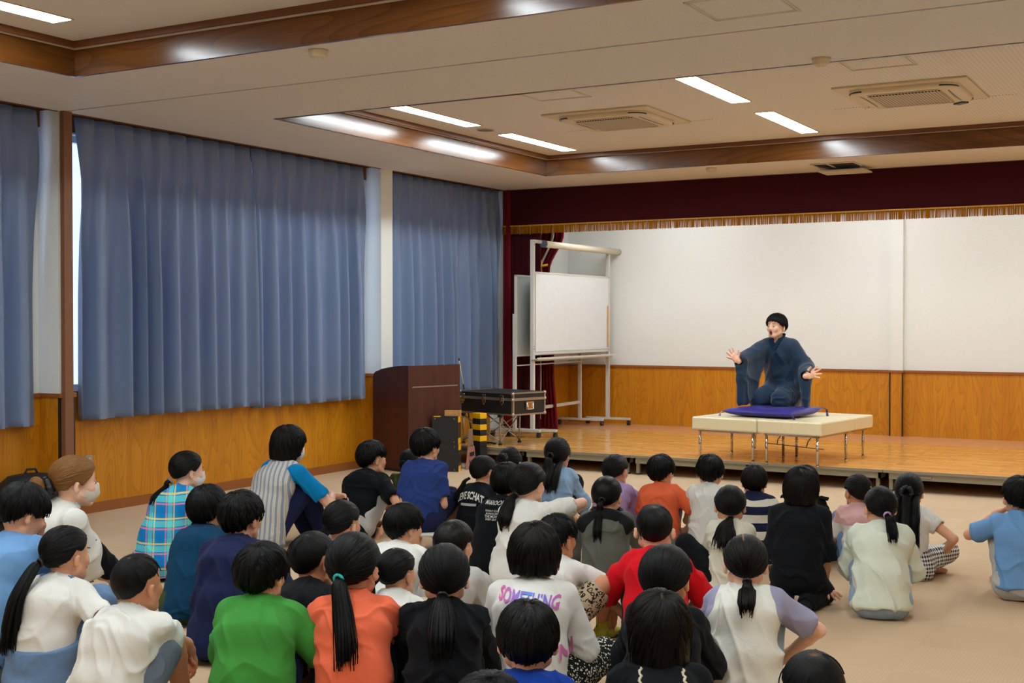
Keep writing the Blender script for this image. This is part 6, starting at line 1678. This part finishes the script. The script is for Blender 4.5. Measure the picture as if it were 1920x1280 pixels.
person('boy in a navy and cream striped top by the stage', 1415, 873, 7.75, body=2, head=2, style='bowl', hair='dark', hp={'whorl': 1, 'wr': .05}, shirt='stripes', pants='greyc', sleeve='long', hsz=0.87, seed=29, group=G, loose=1.2)
p = person('boy with cropped hair in a bright red tee', 1228, 942, 5.75, body=-2, head=2, style='buzz', hp={'whorl': 1, 'wr': .11, 'crown': (0, -.42, 1)}, shirt='red', pants='darkpants', seed=30, group=G, skin=0, loose=1.35, sleeve='half', arms='ankle')
person('boy in a white tee in leopard print shorts, reaching for his foot', 1046, 965, 5.85, body=26, head=42, style='short', hp={'mess': 1.5, 'whorl': 0}, shirt='white', pants='leopard', plen='shorts', arms={'R': ('P', 1150, 1158, 5.95, (.8, 0, .6)), 'L': 'hug'}, seed=31, group=G, skin=2, lean=10, sock='socky', feet=((-.06, .34, .05), (.16, .33, .05), (-.3, .2, 1), (.55, .2, 1)))
p = person('child in a white tee with pink and purple SOMETHING lettering, floral trousers', 1003, 982, 4.98, body=8, head=14, style='bob', hair='dark', hp={'zb': .085, 'mess': 1.3}, shirt='white', pants='floral', hsz=0.96, folds=.35, seed=32, group=G, wide=1.15, loose=1.45, sleeve='half', hemz=.07, skin=1, pose='cross')
m = NT('gradient_print'); x, y, z = m.sep(m.coord()); f_ = m.math('DIVIDE', m.math('ADD', x, .13), .26)
m.set(col=m.ramp(f_, [(0.0, lin(222, 92, 150)), (.3, lin(150, 100, 190)), (.5, lin(84, 130, 214)), (.75, lin(120, 100, 196)), (1.0, lin(210, 90, 150))]), rough=.7)
print_on_back(p, 'back_lettering', 'SOMETHING', .240, .395, m.m, bold=.03, squash=1.35, arc=.5, tilt=-.10)
print_on_back(p, 'back_lettering', 'makes me smile', .07, .352, plain('dark_print', lin(30, 30, 34), .7), xc=-.05)
print_on_back(p, 'sleeve_lettering', 'N', .034, .22, plain('pink_print', lin(206, 110, 160), .7), xc=.125, bold=.04, squash=1.6)
person('boy in a royal blue top at the bottom edge, seen from directly behind', 990, 1128, 3.80, body=0, head=2, style='bowl', hp={'whorl': 1, 'wr': .07, 'crown': (0.02, -.35, 1)}, shirt='royal', pants='darkpants', seed=33, group=G, collar=True)
person('child with a short dark bob in a black top behind the girl with ruffled shoulders', 1250, 1025, 4.72, body=8, head=18, style='pony', hp={'tie': (0, -1, -.9), 'vol': 1.9, 'whorl': 1, 'wr': .04}, shirt='black', pants='darkpants', seed=34, group=G, loose=1.3, sleeve='half')
p = person('girl with a bob in a black top edged with cream lace, bottom edge', 1237, 1110, 3.92, body=-4, head=-6, style='bob', hair='dark', hp={'zb': .135, 'part': .4}, shirt='black', pants='darkpants', seed=35, group=G, sleeve='cap', wide=1.08)
s_ = p['s']; nb = p['nb']
for sx in (-1, 1):
    b = B(); pts = []; rr = random.Random(3)
    bv = BVHTree.FromPolygons([tuple(v) for v in p['shV']], [tuple(int(i) for i in q) for q in p['shQ']])
    for q in range(60):
        f = q / 59; x = sx * (.060 + .040 * f) * s_; z = nb[2] + (.01 - .24 * f) * s_
        hit = bv.ray_cast(Vector((x, -1, z)), Vector((0, 1, 0)))[0]
        if hit is None: continue
        pts.append((x + .004 * math.sin(q * 1.9), hit.y - .004 - .003 * math.cos(q * 1.9), z))
    b.tube(pts, .0035, 6, radii=[.003 + .002 * abs(math.sin(q * .95)) for q in range(len(pts))]); b.done('lace_trim', plain('cream_lace', lin(214, 200, 172), .8), p['root'])
person('girl in a white tee with lavender raglan sleeves and a short ponytail, pale denim', 1399, 1003, 5.0, body=2, head=-4, style='pony', hair='dark', hp={'tie': (0, -1, -.62), 'part': -1.2, 'vol': 1.3}, tailp=tl(.085, .022, z0=-.062, flare=1.3, n=70, out=.02), tie=((30, 24, 24), (0, -.095, -.062), .014, (0, -1, -.9), 'black'),
       shirt='raglan', pants='paledenim', hsz=0.95, seed=36, group=G, arms={'R': ('P', 1478, 1225, 5.15, (.9, -.2, .2)), 'L': 'hug'}, loose=1.3, wide=1.05, hemz=.085, skin=0)
person('child with cropped hair at the bottom right edge, only the crown in view', 1527, 1217, 3.27, body=0, head=-8, style='buzz', hp={'whorl': 1, 'wr': .13, 'crown': (0, -.25, 1)}, shirt='greyc', pants='darkpants', hsz=1.0, seed=37, group=G)
person('child at the very bottom edge, only the top of the head in view', 917, 1264, 2.95, body=0, head=0, style='short', shirt='greyc', pants='darkpants', seed=38, group=G)

# --- right block
person('girl with fluffy low ponytail in cream top, black trouser knee raised', 1370, 910, 6.95, body=-6, head=-2, style='pony', hair='dark', hp={'tie': (-.05, -1, -.62), 'vol': 1.3, 'whorl': 0}, tailp=[tl(.15, .030, x=0, xe=-.04, z0=-.06, flare=1.5, n=110, fray=.05, out=.026)], tie=((26, 20, 20), (0, -.096, -.062), .014, (0, -1, -.9), 'black'),
       shirt='offwhite', pants='darkpants', hsz=1.1, seed=39, group=G, loose=1.5, lean=4, hunch=10, feet=((-.15, .30, .05), (-.05, .30, .05), (-.75, .1, 1), (-.2, .3, 1)), arms='hug', sleeve='long', sock='sockb')
p = person('child in a black frilled top hidden behind the kneeling girl in black', 1511, 873, 8.0, body=6, head=16, style='bowl', shirt='black', pants='darkpants', seed=40, group=G, sleeve='none')
b = B()
for sx in (-1, 1):
    for q in range(14):
        a = q / 13; b.quad(*[tuple(p['SL'] * (1 if sx < 0 else 0) + p['SR'] * (1 if sx > 0 else 0) + V3(sx * (.01 + .055 * u), -.045 + .09 * (a + w), .045 - .01 * u + .008 * ((q + w2) % 2)) * p['s']) for u, w, w2 in ((0, 0, 0), (1, 0, 0), (1, .075, 1), (0, .075, 1))])
o = b.done('shoulder_frill', C['black'], p['root'], False); sdm = o.modifiers.new('t', 'SOLIDIFY'); sdm.thickness = .008
person('girl with straight bob kneeling in oversized black tee, one hand flat on carpet', 1503, 876, 6.68, body=8, head=4, style='bob', hair='dark', hp={'zb': .105, 'mess': .6}, shirt='black', pants='black', pose='seiza', seed=41, group=G, sleeve='half', wide=1.12, loose=1.55, hemz=.10, lean=8, hunch=8,
       arms={'R': ('P', 1545, 1100, 6.72, (.5, -1, 0)), 'L': 'lap', 'hands': {'R': ('I', (.35, -.25, .9), (0, -1, 0), .12, .25, -1)}}, sock='sockb', skin=1)
person('small girl in a pink, white and black top with a green hair tie, blue jeans', 1609, 890, 7.64, body=-14, head=-30, style='pony', hair='dark', hp={'tie': (.35, -1, .15), 'vol': 1.4}, tailp=dict(path=[(.035, -.10, .02), (.05, -.125, .0), (.05, -.13, -.06), (.03, -.12, -.10)], rad=[.010, .020, .020, .010], n=50), tie=((188, 214, 140), (.034, -.100, .020), .014, (.3, -1, .2), 'green'),
       shirt='pinkwhite', pants='jeans', seed=42, group=G, skin=2, hemz=.085)
person('girl in pale mint tee and pale denim with lilac hair tie', 1652, 912, 6.52, body=-2, head=-16, style='pony', hp={'tie': (.05, -1, -.32), 'vol': 1.2}, tailp=tl(.11, .022, x=.005, xe=.022, z0=-.035, n=70), tie=((190, 160, 204), (.006, -.108, -.036), .014, (0, -1, -.4), 'lilac'), shirt='mint', pants='paledenim', plen='shorts', hsz=0.9, seed=43, group=G, skin=1, wide=1.05, loose=1.25, hemz=.05, sleeve='half')
person('girl with waist length black hair in a white top and gingham skirt', 1706, 887, 7.48, body=6, head=8, style='long', hp={'tie': (0, -1, -.1)}, tailp=[tl(.33, .026, z0=-.02, n=90, flat=.6, xe=.012), dict(path=[(-.045, -.06, -.02), (-.055, -.10, -.13), (-.045, -.13, -.30)], rad=[.022, .024, .010], n=40), dict(path=[(.045, -.06, -.02), (.060, -.10, -.13), (.065, -.13, -.32)], rad=[.022, .024, .010], n=40)],
       tie=((16, 14, 18), (0, -.112, -.004), .030, (0, -1, -.1), 'scrunchie'), shirt='white', pants='gingham', plen='skirt', seed=44, group=G, sleeve='cap', arms={'R': (.21, .20, .14), 'L': 'hug'}, pose='cross', hemz=.10)
person('boy in a light blue tee at the right edge, hand raised to his chest', 1914, 893, 6.89, body=-6, head=-14, style='short', hp={'mess': 1.3}, shirt='sky', pants='lightgrey', plen='shorts', seed=45, group=G, skin=1, arms={'L': ('P', 1868, 962, 7.1, (-.9, -.2, -.7)), 'R': 'hug'}, lean=6, hunch=10, wide=1.1, loose=1.25, hemz=.06)

# ------------------------------------------------------------------ the storyteller
CZ = SZ + .40 + .080
p = person('storyteller in dark blue kimono kneeling on violet cushion, arms spread, mouth open', 1456, 588, 12.33, body=212, head=218, pitch=-2, adult=True, style='man', skin=0, pose='seiza', rootz=CZ, outfit='kimono', face='open', seed=50, lean=7, hunch=6, res=.0052,
           arms={'R': ('P', 1373, 684, 12.05, (.5, -.3, -1)), 'L': ('P', 1511, 705, 12.0, (-.6, -.2, -1)),
                 'hands': {'R': ('I', (-.74, .66, .1), (.25, .1, 1), .10, .30, 1), 'L': ('I', (.93, .30, .15), (-.1, .1, 1), .10, .32, -1)}})
r = p; s = r['s']; X = r['X']
sd = SDF()
f_ = 1.45
sd.cap(r['hip'] + V3(0, -.01, -.02) * s, r['waist'], .118 * s, .108 * s, .04, f=1.5, ax=X); sd.cap(r['waist'], r['chest'], .106 * s, .112 * s, .04, f=f_, ax=X); sd.cap(r['chest'], r['nb'] - r['up'] * .055 * s, .110 * s, .062 * s, .04, f=f_, ax=X)
for S_ in (r['SL'], r['SR']): sd.cap(r['nb'] - r['up'] * .035 * s, S_ + V3(0, 0, -.03) * s, .046 * s, .060 * s, .04)
for S_, E_, W_, sx in ((r['SL'], r['el'], r['wl'], -1), (r['SR'], r['er'], r['wr'], 1)):
    We = W_ - nrm(W_ - E_) * .03 * s
    sd.cap(S_ + V3(0, 0, -.03) * s, E_, .066 * s, .064 * s, .04); sd.cap(E_, We, .064 * s, .052 * s, .03)
    # the hanging bag of the sleeve
    for q in range(13):
        f = q / 12; a = S_ + (E_ - S_) * (.35 + .65 * min(1, f * 2)) if f < .5 else E_ + (We - E_) * (f - .5) * 2
        L = (.15 + .23 * math.sin(f * PI * .60)) * s
        zt = -L; bot = a + V3(-sx * .015 * (1 - f), .0, zt); bot[2] = max(bot[2], .02)
        sd.cap(a, bot, .042 * s, .022 * s, .04)
    d_ = nrm(We - E_)
    sd.ops.append(('-', 'cap', We - d_ * .05 * s, We + d_ * .08 * s, .040 * s, .046 * s, .01, 1.0, None))
sd.ops.append(('-', 'cap', r['nb'] + r['up'] * .0 * s + V3(0, .06, -.03) * s, r['nb'] + V3(0, .09, .08) * s, .030 * s, .05 * s, .01, 1.0, None))
sd.ops.append(('-', 'cap', r['nb'] + r['up'] * .03 * s, r['nb'] + r['up'] * .10 * s, .046 * s, .055 * s, .01, 1.0, None))
V, Q = sd.mesh(.0062); V = smooth_verts(V, Q, 2, .4); N_ = vnormals(V, Q); Pn = V / s
w1 = vnoise(Pn * 6 + 20, 3); r1 = vnoise(np.stack([Pn[:, 0] * 8 + w1 * 3 + 30, Pn[:, 1] * 5 + 30, Pn[:, 2] * 6 + Pn[:, 0] * 9 + 30], 1), 8)
V = V + N_ * (((1 - np.abs(2 * r1 - 1)) ** 2 - .4) * .014 * s)[:, None]
npmesh('kimono_top', V, Q, C['kimono'], p['root'])
sd = SDF()
sd.cap(r['hip'] + V3(0, -.02, -.01) * s, r['hip'] + (r['waist'] - r['hip']) * .5, .140 * s, .112 * s, .04, f=1.45, ax=X)
for H_, K_ in ((-1, r['kl']), (1, r['kr'])):
    sd.cap(r['hip'] + V3(H_ * .07, .02, -.05) * s, K_ + V3(0, .02, .01) * s, .098 * s, .080 * s, .05); sd.cap(K_ + V3(0, .0, -.01) * s, V3(H_ * .07, -.10, .06) * s, .07 * s, .075 * s, .05)
sd.plane(V3(0, 0, .0), V3(0, 0, -1))
V, Q = sd.mesh(.0065); V = smooth_verts(V, Q, 2, .4); N_ = vnormals(V, Q); Pn = V / s
r1 = vnoise(np.stack([Pn[:, 0] * 6 + 30, Pn[:, 1] * 14 + vnoise(Pn * 7 + 9, 2) * 4, Pn[:, 2] * 12 + 30], 1), 8); V = V + N_ * (((1 - np.abs(2 * r1 - 1)) ** 2 - .4) * .010 * s)[:, None]; V[:, 2] = np.maximum(V[:, 2], -.01)
npmesh('kimono_skirt', V, Q, C['kimono'], p['root'])
sd = SDF(); c0 = r['hip'] + (r['waist'] - r['hip']) * .55; sd.cap(c0 - V3(0, 0, .022) * s, c0 + V3(0, 0, .022) * s, .100 * s, None, .01, f=1.5, ax=X); sd.plane(c0 + V3(0, 0, .035) * s, V3(0, 0, 1)); sd.plane(c0 - V3(0, 0, .035) * s, V3(0, 0, -1))
V, Q = sd.mesh(.006); npmesh('sash', V, Q, C['kimono_sash'], p['root'], None, {'tc': ('FLOAT_VECTOR', V)})
# crossed collar bands laid on the chest
ob = [o for o in p['root'].children if o.name.startswith('kimono_top')][0]
bv = BVHTree.FromPolygons([tuple(v.co) for v in ob.data.vertices], [tuple(q.vertices) for q in ob.data.polygons])
for sx in (1, -1):
    b = B(); pts = []; nbp = r['nb']
    pts.append(nbp + V3(0, -.050, .028) * s); pts.append(nbp + V3(sx * .036, -.035, .030) * s); pts.append(nbp + V3(sx * .050, .0, .018) * s)
    for q in range(12):
        f = q / 11; x = sx * (.048 - .125 * f) * s; z = nbp[2] + (-.012 - .215 * f) * s
        hit = bv.ray_cast(Vector((x, 1.0, z)), Vector((0, -1, 0)))[0]
        if sx < 0 and f > .40: break
        if hit is not None:
            if q > 0 and abs(hit.y - lasty) > .035: break
            lasty = hit.y; pts.append(V3(x, hit.y + (.004 if sx > 0 else .007) * s, z))
    for a_, c_ in zip(pts, pts[1:]): b.bar(a_, c_ + nrm(c_ - a_) * .004, .034 * s, .008 * s, up=(0, 1, .35))
    b.done('collar_band', C['kimono_dark'], p['root'])
for o_ in list(bpy.data.objects):
    if o_.name == 't': bpy.data.objects.remove(o_)
print('PEOPLE', len(PEOPLE), 'script time', round(time.time() - T0, 1))
for q in PEOPLE: print(q)
